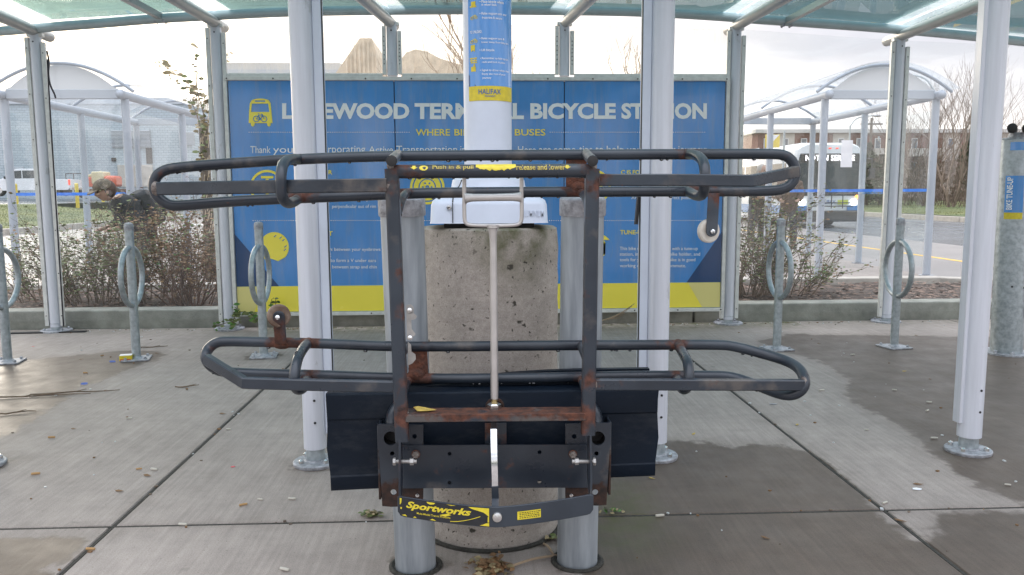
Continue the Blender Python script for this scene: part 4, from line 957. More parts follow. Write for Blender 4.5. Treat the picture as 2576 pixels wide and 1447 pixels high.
# rusty cross bar
a, b = P(1020, 1054, 2.10), P(1474, 1050, 2.10)
m = MB(); n = 50
for k in range(n): pass
m.tube([a.lerp(b, k/n)+Vector((0, .035, 0)) for k in range(n+1)], 1, prof=[(-.035, -.01), (.035, -.01), (.035, .011), (-.035, .011)], upv=(0, 0, 1))
m.build('rusty_cross_bar', 'rack_cross', RK, smooth=20, bevel=.002, attrs={'rust': lambda v: .18+.36*(v.z > a.z+.004)+.18*math.sin(v.x*19)**2})
# strap
pts = PX([(1242, 1064, 2.125), (1242, 1100, 2.095), (1243, 1150, 2.07), (1245, 1200, 2.065), (1245, 1225, 2.068)]); pr = [(-.0082, -.0025), (.0082, -.0025), (.0082, .0025), (-.0082, .0025)]
m = MB(); m.tube(smooth_path(pts, .01), 1, prof=pr, upv=(0, -1, 0)); m.build('bright_strap', 'chrome', RK, smooth=20)
m = MB(); m.tube(PX([(1245, 1223, 2.067), (1246, 1255, 2.07), (1246, 1290, 2.03)]), 1, prof=[(q[0]*1.15, q[1]*1.3) for q in pr], upv=(0, -1, 0)); m.build('strap_end', 'rack', RK, smooth=20, attrs={'rust': lambda v: 0})
# bottom bow plate
YB0, YB1 = 2.09, 2.02
def bow(u): return YB0-(YB0-YB1)*(1-abs(2*u-1)**1.5)
zb0 = P(1000, 1272, YB0).z; 
def bowp(u, v, d=0):                          # u along, v 0 bottom .. 1 top
    x = BX0+(BX1-BX0)*u; return Vector((x, bow(u)-d, zbl+(zbr-zbl)*u + (v-.5)*.0565 - .006*(1-abs(2*u-1))))
pL, pR = P(1000, 1273, YB0), P(1493, 1268, YB0); BX0, BX1, zbl, zbr = pL.x, pR.x, pL.z, pR.z
m = MB(); n = 60; sh_ = []
for k in range(n+1):
    u = k/n; e_ = min(u, 1-u)*(BX1-BX0); cut = .012*(1-min(1, e_/.014))**2
    for (v, d) in ((cut/.0565, 0), (1-.25*cut/.0565, 0), (1-.25*cut/.0565, -.006), (cut/.0565, -.006)): m.v.append(bowp(u, v, d))
for k in range(n):
    for j in range(4): j2 = (j+1) % 4; m.f.append((4*k+j, 4*k+j2, 4*k+4+j2, 4*k+4+j))
m.f += [(0, 1, 2, 3), tuple(4*n+j for j in (3, 2, 1, 0))]
m.build('bow_plate', 'rack_plain', RK, smooth=25, bevel=.0015, attrs={'rust': rustf(.02)})
for (s_, X, up_) in ((1, BX0, UPL), (-1, BX1, UPR)):      # side flats from the bow ends up to the uprights
    q = up_[1]; x = X+s_*.004
    ol = [Vector((x, YB0-.001, zbl+.026)), Vector((x, YB0-.001, zbl-.022)), Vector((x, 2.155, zbl+.05)), Vector((q.x-s_*.008, 2.145, q.z+.04)), Vector((q.x-s_*.008, 2.105, q.z+.03)), Vector((x, 2.085, zbl+.06))]
    m = MB(); m.prism(ol, (s_*.006, 0, 0)); m.build('side_flat', 'rack', RK, bevel=.0012, attrs={'rust': lambda v: .16})
# stickers on the bow plate
def bowpatch(name, mat, u0, u1, v0, v1, d, n=16):
    m = MB()
    for k in range(n+1): u = u0+(u1-u0)*k/n; m.v += [bowp(u, v0, d), bowp(u, v1, d)]
    for k in range(n): m.f.append((2*k, 2*k+2, 2*k+3, 2*k+1))
    return m.build(name, mat, RK, recalc=False)
bowpatch('sticker', 'sticker_black', .012, .464, .06, .94, .0008)
def bowtext(s, u0, u1, v0, v1, mat, bold=0, shear=0):
    m = MB(); text_map(m, s, lambda u, v: bowp(u0+(u1-u0)*u, v0+(v1-v0)*v, .0016), bold, shear); m.build('lettering', mat, RK, smooth=0, recalc=False)
bowtext('Sportworks', .045, .375, .40, .84, 'sticker_yellow', .035, .35); bowtext('Multi-Modal Transit Products', .10, .27, .26, .36, 'sticker_yellow', .01)
def bowpoly(l, mat, d=.0018):
    m = MB(); m.add([bowp(u, v, d) for u, v in l], [tuple(range(len(l)))]); return m
r3 = random.Random(11); m = MB()
def blob(u, v, ru, rv, n=11): return [(u+ru*math.cos(2*PI*k/n)*r3.uniform(.6, 1.25), v+rv*math.sin(2*PI*k/n)*r3.uniform(.6, 1.25)) for k in range(n)]
cl = lambda l: [(min(.463, max(.013, u)), min(.94, max(.06, v))) for u, v in l]
for b_ in ([(.36, .93), (.463, .93), (.463, .52), (.45, .62), (.435, .72), (.40, .80), (.375, .86)], [(.415, .08), (.463, .06), (.463, .22), (.447, .20), (.432, .13)], [(.013, .93), (.023, .93), (.021, .72), (.017, .65), (.013, .60)], [(.016, .5), (.024, .48), (.022, .4), (.015, .4)], [(.15, .94), (.195, .94), (.188, .86), (.17, .83), (.156, .87)], [(.25, .94), (.30, .935), (.275, .90)], [(.215, .38), (.26, .5), (.275, .44), (.245, .34)], [(.455, .25), (.4625, .25), (.4625, .55), (.456, .5)], [(.02, .10), (.05, .07), (.04, .16)], [(.08, .07), (.10, .07), (.09, .14)], [(.165, .07), (.20, .07), (.18, .15)]):
    m.add([bowp(u, v, .0019) for u, v in b_], [tuple(range(len(b_)))])
for k in range(24): u = .27+.15*k/24; v = .12+.38*(k/24)**1.6; u2 = .27+.15*(k+1)/24; v2 = .12+.38*((k+1)/24)**1.6; m.add([bowp(u, v, .0019), bowp(u2, v2, .0019), bowp(u2, v2+.025, .0019), bowp(u, v+.035, .0019)], [(0, 1, 2, 3)])
m.build('peeled_patch', 'sticker_yellow', RK, smooth=0)['kind'] = 'stuff'
bowpatch('sticker', 'sticker_yellow', .603, .722, .30, .70, .0008)
m = MB()
for i in range(4):                            # worn small print, no longer legible
    u = .614
    while u < .712: L_ = r3.uniform(.004, .011); m.add([bowp(uu, .365+.082*i+dv, .0016) for uu, dv in ((u, 0), (u+L_, 0), (u+L_, .035), (u, .035))], [(0, 1, 2, 3)]); u += L_+.004
m.build('small_print', 'sticker_black', RK, smooth=0)
m = MB(); m.lathe([(.0145, 0), (.0145, .002), (.012, .006), (.006, .0085), (.0001, .0092)], bowp(.503, .52, .0), 24, Vector((0, -1, 0))); m.build('rivet', 'steel', RK)
# label on the cross tube
ct0, ct1 = P(994, 432, YU), P(1484, 429.5, YU)
def ctp(x, a, off=.0008):                     # x pixel along, a angle up from facing the viewer
    u = (x-994)/(1484-994); c = ct0.lerp(ct1, u); r_ = .0178+off; return c+Vector((0, -r_*math.cos(a), r_*math.sin(a)))
def ctext(s, x0, x1, a0, a1, mat, bold):
    m = MB(); text_map(m, s, lambda u, v: ctp(x0+(x1-x0)*u, a0+(a1-a0)*v, .0011), bold); m.build('lettering', mat, RK, smooth=0, recalc=False)
ctext('Push in & pull', 1088, 1190, .12, .98, 'faded_yellow', .02); ctext('release and lower', 1297, 1420, .12, .98, 'faded_yellow', .02)
m = MB()
def ctpatch(l): m.add([ctp(x, a) for x, a in l], [tuple(range(len(l)))])
for k in range(20):
    x0, x1 = 1196+100*k/20, 1196+100*(k+1)/20; lo_ = lambda x: .52-.42*math.sin((x-1196)/100*PI)**.7+.16*math.sin(x*.55)*math.sin(x*.21)
    for j in range(6): f0, f1 = j/6, (j+1)/6; ctpatch([(x0, lo_(x0)+(1.25-lo_(x0))*f0), (x1, lo_(x1)+(1.25-lo_(x1))*f0), (x1, lo_(x1)+(1.25-lo_(x1))*f1), (x0, lo_(x0)+(1.25-lo_(x0))*f1)])
for x in (1042, 1425): ctpatch([(x+4, .9), (x+4, .6), (x+9, .6), (x, .25), (x-9, .6), (x-4, .6), (x-4, .9)])
ctpatch([(1066+11*math.cos(t), .52+.42*math.sin(t)) for t in [2*PI*k/14 for k in range(14)]])
m.build('label_patch', 'sticker_yellow', RK, smooth=0)
# mounting plate and end brackets
def plate(name, loops, Y, th, mat, rust, par=RK):
    w2 = [[(P(x, y, Y).x, P(x, y, Y).z) for x, y in lp] for lp in loops]
    v, f = fill2d(w2, th); m = MB(); m.add([(q.x, Y+q.z, q.y) for q in v], f); return m.build(name, mat, par, smooth=20, attrs={'rust': rust})
YM = 2.195
plate('mount_plate', [[(1006, 1120), (1482, 1118), (1482, 1226), (1006, 1228)], cir(1131, 1141, 5, 16), cir(1357, 1137, 5, 16), cir(1131, 1214, 5, 16), cir(1357, 1212, 5, 16)], YM-.006, .006, 'rack', lambda v: .12)
for s_ in (0, 1):
    mx_ = (lambda x: x) if s_ == 0 else (lambda x: 1244.5*2-2-x)
    lo_ = [(mx_(x), y-(3 if s_ else 0)) for x, y in ((950, 1066), (1065, 1068), (1065, 1240), (1064, 1268), (1040, 1272), (985, 1274), (962, 1272), (958, 1200))]
    zr = P(950, 1215, YM).z
    plate('end_bracket', [lo_, cir(mx_(983), 1102, 17.5, 24), cir(mx_(1043), 1097, 6, 14), cir(mx_(987), 1140, 5.5, 14), cir(mx_(990), 1238, 8, 14)], YM+.002, .008, 'rack_bracket', lambda v, zr=zr: max(0, min(.95, (zr-v.z+.02)/.05)))
    m = MB(); x1 = P(mx_(952), 1100, YM).x; m.box((x1, YM+.035, P(950, 1165, YM).z), (.007, .07, .215)); m.build('bracket_flange', 'rack_bracket', RK, bevel=.002, attrs={'rust': lambda v, zr=zr: max(0, min(.95, (zr-v.z+.02)/.05))})
    a = P(mx_(983), 1102, YM); m = MB(); m.tube([a+Vector((0, .002, 0)), a+Vector((0, .05, 0))], .0245, 20, caps=False); m.lathe([(.0001, .048), (.025, .048), (.025, .05)], a, 20, Vector((0, 1, 0))); m.build('socket_tube', 'black', RK)
    rtube('stay_tube', PX([(mx_(990), 1085, 2.215), (mx_(985), 1060, 2.225), (mx_(992), 1035, 2.24), (mx_(1005), 1020, 2.25)]), .019)
    bolt_heads([P(mx_(1046), 1143, YM-.01)], (0, -1, 0), .013, RK, 'rust', 'rusty_washer', .003); m = MB(); m.lathe([(.0105, 0), (.0105, .007), (.009, .009), (.0001, .009)], P(mx_(1046), 1143, YM-.013), 6, Vector((0, -1, 0))); m.build('bolt', 'weld', RK)
    c0 = P(mx_(992), 1161, 2.125); c1 = P(mx_(1048), 1161, 2.125); dx = 1 if s_ == 0 else -1
    m = MB(); m.tube([c0, c1], .0055, 12); m.build('pivot_pin', 'cam_steel', RK)
    m = MB(); m.lathe([(.011, 0), (.011, .007), (.009, .008), (.0001, .008)], c0+Vector((dx*.004, 0, 0)), 6, Vector((-dx, 0, 0))); m.lathe([(.010, 0), (.010, .010), (.006, .011)], c1-Vector((dx*.018, 0, 0)), 6, Vector((dx, 0, 0))); m.build('pivot_nut', 'cam_steel', RK)
    bolt_heads([P(mx_(1050), 1246, YM-.004)], (0, -1, 0), .006, RK, 'steel', 'rivet', .003)
    m = MB(); m.box(P(mx_(1040), 1245, YM+.03)+Vector((0, .0, .0)), (.05, .05, .05)); m.build('rust_lump', 'rust_dark', RK, bevel=.008)
m = MB(); m.box(P(1247, 1094, 2.225), (.062, .006, .07)); m.build('latch_plate', 'rack', RK, attrs={'rust': lambda v: .3}, bevel=.001)
# cam plates on the left upright
def cam_plate(l, Y, x_tilt=0, mat='cam_steel', nm='cam_plate'):
    m = MB(); m.prism(PX(l, Y), (0, .0025, 0)); return m.build(nm, mat, RK, smooth=20)
cam_plate([(1022, 768), (1034, 766), (1040, 772), (1041, 788), (1034, 802), (1036, 830), (1030, 850), (1024, 855)], YU-.006)
cam_plate([(1031, 790), (1040, 788), (1049, 796), (1045, 803), (1033, 806)], YU-.012); cam_plate([(1032, 827), (1036, 828), (1046, 841), (1040, 847), (1033, 848)], YU-.012)
cam_plate([(1026, 860), (1034, 868), (1035, 885), (1045, 892), (1046, 904), (1038, 914), (1026, 920)], YU, 0, 'cam_steel')
bolt_heads([P(1031, 780, YU-.008), P(1032, 849, YU-.008)], (0, -1, 0), .0075, RK, 'steel', 'bolt', .008)
# hanging rain drops
m = MB(); r4 = random.Random(5)
def drops(path, n):
    for _ in range(n):
        i = r4.randrange(len(path)-1); p = path[i].lerp(path[i+1], r4.random()); s_ = r4.uniform(.0022, .0042); m.ball(p-Vector((0, .004, RT+.0004)), s_, 6, 4, (1.5, 1.2, 1))
drops(smooth_path(uloop, .02, 1)[:], 46); drops([P(1000, 431, YU)-Vector((0, 0, .0025)), P(1480, 429, YU)-Vector((0, 0, .0025))], 12); drops(smooth_path(lloop, .02, 1), 40)
o = m.build('rain_drops', 'drop', RK); o['kind'] = 'stuff'
# dry leaf lying on the rusty bar
m = MB(); q = [P(1040, 1031, 2.14), P(1050, 1031, 2.12), P(1075, 1034, 2.12), P(1097, 1032, 2.13), P(1075, 1031, 2.15), P(1052, 1028, 2.15)]; z_ = a.z
lz = P(1020, 1054, 2.10).z+.014
q = [Vector((v.x, v.y, lz+(.006 if i in (0, 5) else .001))) for i, v in enumerate(q)]
m.prism(q, (0, 0, .0012)); tag(m.build('leaf', 'leaf_yellow', smooth=0), 'curled yellow leaf lying on the rusty cross bar of the rack', 'leaf')

# ------------------------------------------------------------------ bumper
BPM = []
lx, rx = 823, 1655; YBF = 2.252
prf = [(985, 0.006, 0), (989, 0, 0), (1012, -.003, 0), (1048, -.002, 0), (1053, .002, 0), (1120, .001, 0), (1190, .002, 0), (1194, -.001, 0), (1222, .004, 0), (1230, .010, 0)]
m = MB(); n = 44; rowsN = len(prf)
for k in range(n+1):
    u = k/n; x = lx+(rx-lx)*u
    for (y, d, _) in prf:
        yy = 989+(y-989)*(1-.092*u)
        zz = P(1240, yy, YBF).z; xx = P(x, yy, YBF).x if False else P(lx, 1100, YBF).x*(1-u)+P(rx, 1100, YBF).x*u
        m.v.append(Vector((xx+(.0035*math.sin((y-985)/245*9)+.003*(y-1050)/180)*(1 if u < .5 else -1)*(u in (0, 1)), YBF+d+.004*math.sin(u*9)*.3, zz)))
    zt_ = m.v[-rowsN].z; zb_ = m.v[-1].z
    m.v.append(Vector((m.v[-1].x, YBF+.12, zb_+.004))); m.v.append(Vector((m.v[-1].x, YBF+.12, zt_-.002)))
    
KK = rowsN+2
for k in range(n):
    for j in range(KK): j2 = (j+1) % KK; m.f.append((k*KK+j, k*KK+j2, (k+1)*KK+j2, (k+1)*KK+j))
m.f += [tuple(range(KK)), tuple(n*KK+j for j in reversed(range(KK)))]
BU = thing('bus_bumper', (P(1240, 1230, 2.3).x, 2.3, P(1240, 1230, 2.3).z), 'wide dark navy rubber bumper bolted across the two bollards behind the rack', 'bumper')
m.build('bumper_skin', 'bumper', BU, smooth=30)
q = [P(980, 972, 2.36), P(1180, 950, 2.365), P(1340, 936, 2.37), P(1480, 931, 2.37), P(1632, 929, 2.37)]
m = MB(); m.tube(smooth_path(q, .02, 1), 1, prof=[(-.012, -.004), (.012, -.004), (.012, .004), (-.012, .004)], upv=(0, 0, 1)); m.tube([p_-Vector((0, .02, .018)) for p_ in q], 1, prof=[(-.018, -.02), (.018, -.02), (.018, .014), (-.018, .014)], upv=(0, 0, 1)); m.build('top_lip', 'bumper', BU, smooth=20)

# ------------------------------------------------------------------ post-and-ring bike racks
proto = None
rk_px = [(20, 912), (344, 904), (664, 897), (1954, 879), (2249, 874)]
rk_lab = ['galvanised post and ring bike rack at the far left edge', 'galvanised post and ring bike rack with a yellow packet by its base', 'galvanised post and ring bike rack in front of the blue board', 'galvanised post and ring bike rack before the right shrub', 'galvanised post and ring bike rack nearest the rightmost post of the glass wall']
for k, (x, y) in enumerate(rk_px):
    g = G(x, y)
    if proto is None:
        proto = thing('bike_post', (0, 0, 0), rk_lab[0], 'bike rack', 'post and ring bike racks')
        m = MB(); m.tube([(0, 0, .01), (0, 0, .35), (0, 0, .98)], .0305, 24); m.build('post', 'galv', proto)
        m = MB(); m.lathe([(.0315, -.045), (.0325, -.042), (.0325, -.004), (.028, .006), (.015, .012), (.0001, .014)], (0, 0, .985), 24); m.build('cap', 'galv_cap', proto)
        m = MB(); m.torus((0, 0, .61), .21, .0195, (1, 0, 0), 56, 12); m.build('ring', 'galv', proto)
        m = MB(); m.box((0, 0, .006), (.19, .19, .012), rz=.2); m.build('base_plate', 'galv_cap', proto, bevel=.003)
        for a in range(4): bolt_heads([(.075*math.cos(a*PI/2+.2+PI/4)*1.25, .075*math.sin(a*PI/2+.2+PI/4)*1.25, .012)], (0, 0, 1), .011, proto, 'galv_cap', 'anchor_bolt', .012)
        m = MB(); m.lathe([(.046, 0), (.032, .014)], (0, 0, .012), 20); m.build('weld_collar', 'galv_cap', proto)
        c = proto
    else:
        c = copy_tree(proto)
    c.location = (g.x, g.y, 0); c.rotation_euler = (0, 0, [0, .06, -.05, .03, -.04][k]); c['label'] = rk_lab[k]

# ------------------------------------------------------------------ tune-up station at the right edge
g = G(2531, 888); TS = thing('repair_station', g, 'thick galvanised bike repair stand with blue label at the right edge', 'repair stand')
TR = .107; th_ = P(2540, 352, g.y).z
tx_ = P(2558, 352, g.y).x-g.x; m = MB(); m.tube([g+Vector((0, 0, .012)), g+Vector((tx_*.5, 0, th_*.5)), g+Vector((tx_, 0, th_))], TR, 40); m.build('column', 'galv', TS)
tp = g+Vector((tx_, 0, th_))
m = MB(); m.lathe([(.17, 0), (.17, .012), (.0001, .013)], g, 36); m.build('base_plate', 'galv_cap', TS)
bolt_heads([g+Vector((.14*math.cos(a), .14*math.sin(a), .012)) for a in (3.6, 4.4, 5.3, .5, 2.2)], (0, 0, 1), .014, TS, 'galv_cap', 'anchor_bolt', .018)
m = MB(); m.lathe([(TR, 0), (TR-.01, .012), (.06, .016), (.05, .05), (.0001, .05)], tp, 30); m.build('top_cap', 'galv_cap', TS)
for s_ in (-.055, .055):
    m = MB(); q0 = tp+Vector((-.08+s_, -.14, .075)); q1 = tp+Vector((.1+s_, .12, .08)); m.tube([q0, q0.lerp(q1, .02), q0.lerp(q1, .98), q1], [.022, .032, .032, .022], 18); m.build('padded_arm', 'rubber', TS)
def tsw(a, z, off=.002):                      # angle round the column, negative = left
    k = z/th_; c = g+Vector((tx_*k, 0, z)); return c+Vector(((TR+off)*math.sin(a), -(TR+off)*math.cos(a), 0))
def tspatch(nm, mat, a0, a1, z0, z1, off=.002):
    m = MB(); n = 14
    for k in range(n+1): a = a0+(a1-a0)*k/n; m.v += [tsw(a, z0, off), tsw(a, z1, off)]
    for k in range(n): m.f.append((2*k, 2*k+2, 2*k+3, 2*k+1))
    return m.build(nm, mat, TS, recalc=False)
zz = lambda y: P(2535, y, g.y-TR).z
tspatch('label', 'blue', -1.15, -.05, zz(535), zz(442)); tspatch('label', 'sticker_yellow', -1.15, -.05, zz(552), zz(535.5)); tspatch('label', 'blue', -.95, .0, zz(378), zz(357))
m = MB(); text_map(m, 'BIKE TUNE-UP', lambda u, v: tsw(-1.02+.34*(1-v), zz(528)+(zz(446)-zz(528))*u, .004), .02); m.build('lettering', 'white_print', TS, smooth=0, recalc=False)
m = MB()
for r0_, mt in ((.055, 'purple'),): m.add([tsw(.42+.055/TR*math.cos(t), zz(382)+.055*math.sin(t), .003) for t in [2*PI*k/24 for k in range(24)]], [tuple(range(24))])
m.build('round_badge', 'purple', TS, smooth=0)
m = MB()
for k in range(28):
    t0, t1 = 2*PI*k/28, 2*PI*(k+1)/28; m.add([tsw(.42+r_/TR*math.cos(t), zz(382)+r_*math.sin(t), .004) for r_, t in ((.048, t0), (.048, t1), (.042, t1), (.042, t0))], [(0, 1, 2, 3)])
text_map(m, 'GO', lambda u, v: tsw(.42+(-.03+.06*u)/TR, zz(382)-.012+.03*v, .004), .03) if False else None
m.build('badge_ring', 'white_print', TS, smooth=0)
q = tsw(.95, zz(770), .03); m = MB(); m.tube([q+Vector((0, 0, -.10)), q+Vector((0, 0, -.08)), q+Vector((0, 0, .08)), q+Vector((0, 0, .10))], [.015, .026, .026, .018], 12); m.build('tool_holder', 'purple', TS)
bolt_heads([tsw(-.45, zz(722)), tsw(.4, zz(725))], (0, -1, 0), .008, TS, 'dark', 'screw', .003)

# ------------------------------------------------------------------ shrubs, vines, trees
def twig_plant(name, loc, label, cat, group, n, spread, h, seed, mats=('twig', 'leaf', 'leaf_brown'), leafn=900, droop=.3):
    r_ = random.Random(seed); t = thing(name, loc, label, cat, group); L = Vector(loc); tw = MB(); lf = [MB(), MB(), MB()]
    tips = []
    def grow(p, d, ln, rad, dep):
        q = p; pts = [p]; k = 4
        for i in range(k):
            d = (d+Vector((r_.uniform(-.25, .25), r_.uniform(-.25, .25), r_.uniform(-.12, .16)))).normalized(); q = q+d*ln/k; pts.append(q)
            if dep > 0 and r_.random() < .85: grow(q, (d+Vector((r_.uniform(-.9, .9), r_.uniform(-.9, .9), r_.uniform(-.3, .5)))).normalized(), ln*r_.uniform(.35, .6), rad*.6, dep-1)
            tips.append((q, d))
        tw.tube(pts, [rad*(1-.7*i/k) for i in range(k+1)], 4, caps=False)
    for _ in range(n):
        a = r_.uniform(0, 2*PI); rr_ = math.sqrt(r_.random())*.35; p = L+Vector((math.cos(a)*rr_*spread, math.sin(a)*rr_*spread*.7, 0))
        d = Vector((math.cos(a)*r_.uniform(.1, .9)*spread, math.sin(a)*r_.uniform(.1, .8)*spread*.6, h)).normalized()
        grow(p, d, h*r_.uniform(.6, 1.12), .006, 2)
    for _ in range(leafn):
        q, d = tips[r_.randrange(len(tips))]; q = q+Vector((r_.uniform(-.03, .03), r_.uniform(-.03, .03), r_.uniform(-.03, .03)))
        s_ = r_.uniform(.012, .026); rot = Matrix.Rotation(r_.uniform(0, 6.28), 3, 'Z') @ Matrix.Rotation(r_.uniform(-1.2, 1.2), 3, 'X')
        a, b = rot @ Vector((s_, 0, 0)), rot @ Vector((0, s_*.5, 0)); k = r_.random(); lf[0 if k < (.72 if mats[1] == 'leaf' else .3) else 1 if k < .92 else 2].add([q-a, q-b, q+a, q+b], [(0, 1, 2, 3)])
    tw.build('stems', mats[0], t, smooth=60, recalc=False)
    for m_, mt, nm in zip(lf, (mats[1], mats[2], 'leaf_bright'), ('foliage', 'dry_foliage', 'fresh_foliage')):
        if m_.f: m_.build(nm, mt, t, smooth=0, recalc=False)
    return t
for k, (x, Y, n, sp, h, sd, lab, red) in enumerate((
        (110, 8.35, 26, .9, .52, 1, 'sparse leggy shrub behind the glass left of the second wall post', 0), (250, 8.2, 42, 1.0, .72, 2, 'tangled half-bare green shrub behind the glass in the left bay', 0),
        (390, 8.3, 44, 1.0, .74, 3, 'tangled shrub behind the glass near the middle of the left bay', 0), (490, 8.0, 40, .75, .74, 4, 'reddish brown shrub beside the blue board, behind the glass', 1),
        (1885, 8.2, 46, .55, .80, 5, 'dense dark shrub right of the blue board behind the glass', 0), (1985, 8.4, 26, .8, .5, 6, 'low spreading shrub over the mulch in the right bay', 0))):
    p = P(x, 700, Y); twig_plant('shrub', (p.x, Y, .1), lab, 'shrub', 'shrubs in the planter', n, sp, h, sd, ('twig_red' if red else 'twig', 'leaf_brown' if red else 'leaf', 'leaf_brown'), 3200 if k not in (0, 5) else 1500)
# ivy at the foot of the board
def leafshape(m, q, s_, rot):
    pts = [(-1, 0), (-.5, .42), (.15, .5), (1, 0), (.15, -.5), (-.5, -.42)]; m.add([q+rot @ Vector((a*s_, b*s_, .12*s_*abs(b)*2)) for a, b in pts], [tuple(range(6))])
vi = thing('creeper', P(610, 800, YW-.12), 'small green creeper growing round the foot of the blue board', 'creeper'); r5 = random.Random(9)
st_, lv, lb = MB(), MB(), MB()
for path in ([(583, 820), (590, 795), (610, 782), (632, 790), (655, 800)], [(590, 800), (600, 780), (590, 772)], [(600, 805), (560, 815), (540, 822)], [(655, 812), (650, 795), (640, 800)], [(690, 800), (692, 770), (694, 750)]):
    pts = smooth_path([P(x, y, YW-.12+r5.uniform(-.03, .02)) for x, y in path], .03, 2); st_.tube(pts, .003, 5)
    for q in pts:
        for _ in range(2): leafshape(lv if r5.random() < .6 else lb, q+Vector((r5.uniform(-.03, .03), r5.uniform(-.05, 0), r5.uniform(-.03, .03))), r5.uniform(.016, .032), Matrix.Rotation(r5.uniform(0, 6.3), 3, 'Z') @ Matrix.Rotation(r5.uniform(.5, 1.6), 3, 'X'))
st_.build('stems', 'twig', vi); lv.build('foliage', 'leaf', vi, smooth=0); lb.build('bright_foliage', 'leaf_bright', vi, smooth=0)
# utility pole with ivy
p0 = P(531, 700, 9.9); up_ = thing('utility_pole', (p0.x, 9.9, 0), 'old wooden utility pole with rough bark behind the left glass bay', 'utility pole')
m = MB(); m.tube([(p0.x+.004*math.sin(k*1.7), 9.9, .05+k*.2) for k in range(11)], [.066-.001*k for k in range(11)], 18); m.build('shaft', 'pole_wood', up_)
m = MB()
for k in range(60):
    z0 = rnd.uniform(.3, 2.6); a = rnd.uniform(3.3, 6.1); m.tube([(p0.x+.066*math.cos(a+t*.35), 9.9+.066*math.sin(a+t*.35), z0+t*.12) for t in (0, .5, 1)], .004, 4)
o = m.build('bark_ridges', 'tan', up_); o['kind'] = 'stuff'
iv = thing('climbing_ivy', (p0.x, 9.85, 1.6), 'thin yellowish ivy climbing the utility pole with a branch reaching left', 'ivy'); sm_, lv, lt = MB(), MB(), MB()
for path, nl in (([(520, 330), (505, 250), (480, 215), (440, 185), (400, 158)], 3), ([(515, 300), (490, 205), (505, 160), (498, 120)], 1), ([(520, 400), (508, 330), (492, 280), (478, 250)], 3), ([(525, 260), (500, 225), (470, 222)], 4), ([(525, 480), (515, 420), (500, 380)], 2), ([(550, 230), (560, 160), (575, 130)], 2)):
    pts = smooth_path([P(x, y, 9.82) for x, y in path], .05, 2); sm_.tube(pts, .004, 4)
    for q in pts:
        for _ in range(nl): leafshape(lv if r5.random() < .4 else lt, q+Vector((r5.uniform(-.07, .07), r5.uniform(-.08, .05), r5.uniform(-.08, .05))), r5.uniform(.02, .05), Matrix.Rotation(r5.uniform(0, 6.3), 3, 'Z') @ Matrix.Rotation(r5.uniform(.5, 1.8), 3, 'X'))
sm_.build('stems', 'twig', iv); lv.build('foliage', 'leaf', iv, smooth=0); lt.build('dry_foliage', 'leaf_tan', iv, smooth=0)

def bare_tree(name, loc, h, seed, label, group=None, mat='bark', spread=.55, trunks=1, dep=5, r0=.14):
    r_ = random.Random(seed); t = thing(name, loc, label, 'tree', group); tr_, br_ = MB(), MB(); L = Vector(loc)
    def grow(p, d, ln, rad, k):
        n = 4; pts = [p]; q = p
        for i in range(n): d = (d+Vector((r_.uniform(-.14, .14), r_.uniform(-.14, .14), .05))).normalized(); q = q+d*ln/n; pts.append(q)
        (tr_ if k >= dep-1 else br_).tube(pts, [rad*(1-.4*i/n) for i in range(n+1)], 6 if k > 2 else 3, caps=False)
        if k > 0:
            for j in range(r_.choice((2, 3, 3))):
                a = r_.uniform(0, 2*PI); s_ = spread*r_.uniform(.6, 1.3); nd = (d+Vector((math.cos(a)*s_, math.sin(a)*s_, r_.uniform(-.05, .25)))).normalized()
                grow(pts[-1] if j == 0 else pts[r_.randint(2, 4)], nd, ln*r_.uniform(.62, .85), rad*.6, k-1)
    for j in range(trunks): a = 2*PI*j/max(1, trunks); grow(L+Vector((math.cos(a), math.sin(a), 0))*.15*(trunks > 1), Vector((math.cos(a)*.3*(trunks > 1), math.sin(a)*.3*(trunks > 1), 1)).normalized(), h*.28, r0, dep)
    tr_.build('trunk', mat, t, recalc=False); br_.build('crown', mat, t, recalc=False); return t
for k, (x, Y, h, lab) in enumerate(((1120, 16.5, 6.6, 'bare branching tree seen through the window left of the lamp post'), (1345, 17.5, 6.8, 'bare tree with warm brown branches behind the window right of the lamp post'), (1560, 19, 6.2, 'bare twiggy tree behind the window left of the right inner pole'))):
    p = P(x, 400, Y); bare_tree('bare_tree', (p.x, Y, -.1), h, 20+k, lab, 'bare trees behind the board', 'bark_warm', .62, 1, 5, .10)
for k, (x, Y, h, lab) in enumerate(((2330, 46, 8.6, 'tall many-stemmed bare tree on the verge left of the far right pole'), (2395, 43, 9.6, 'tallest many-stemmed bare tree on the verge by the far right pole'), (2255, 52, 7.2, 'bare tree behind the rightmost post of the glass wall'), (2520, 50, 8, 'bare tree between the far right pole and the repair stand'))):
    p = P(x, 480, Y); bare_tree('bare_tree', (p.x, Y, .3), h, 40+k, lab, 'bare trees on the far verge', 'twig_pale', .5, 4, 5, .06)
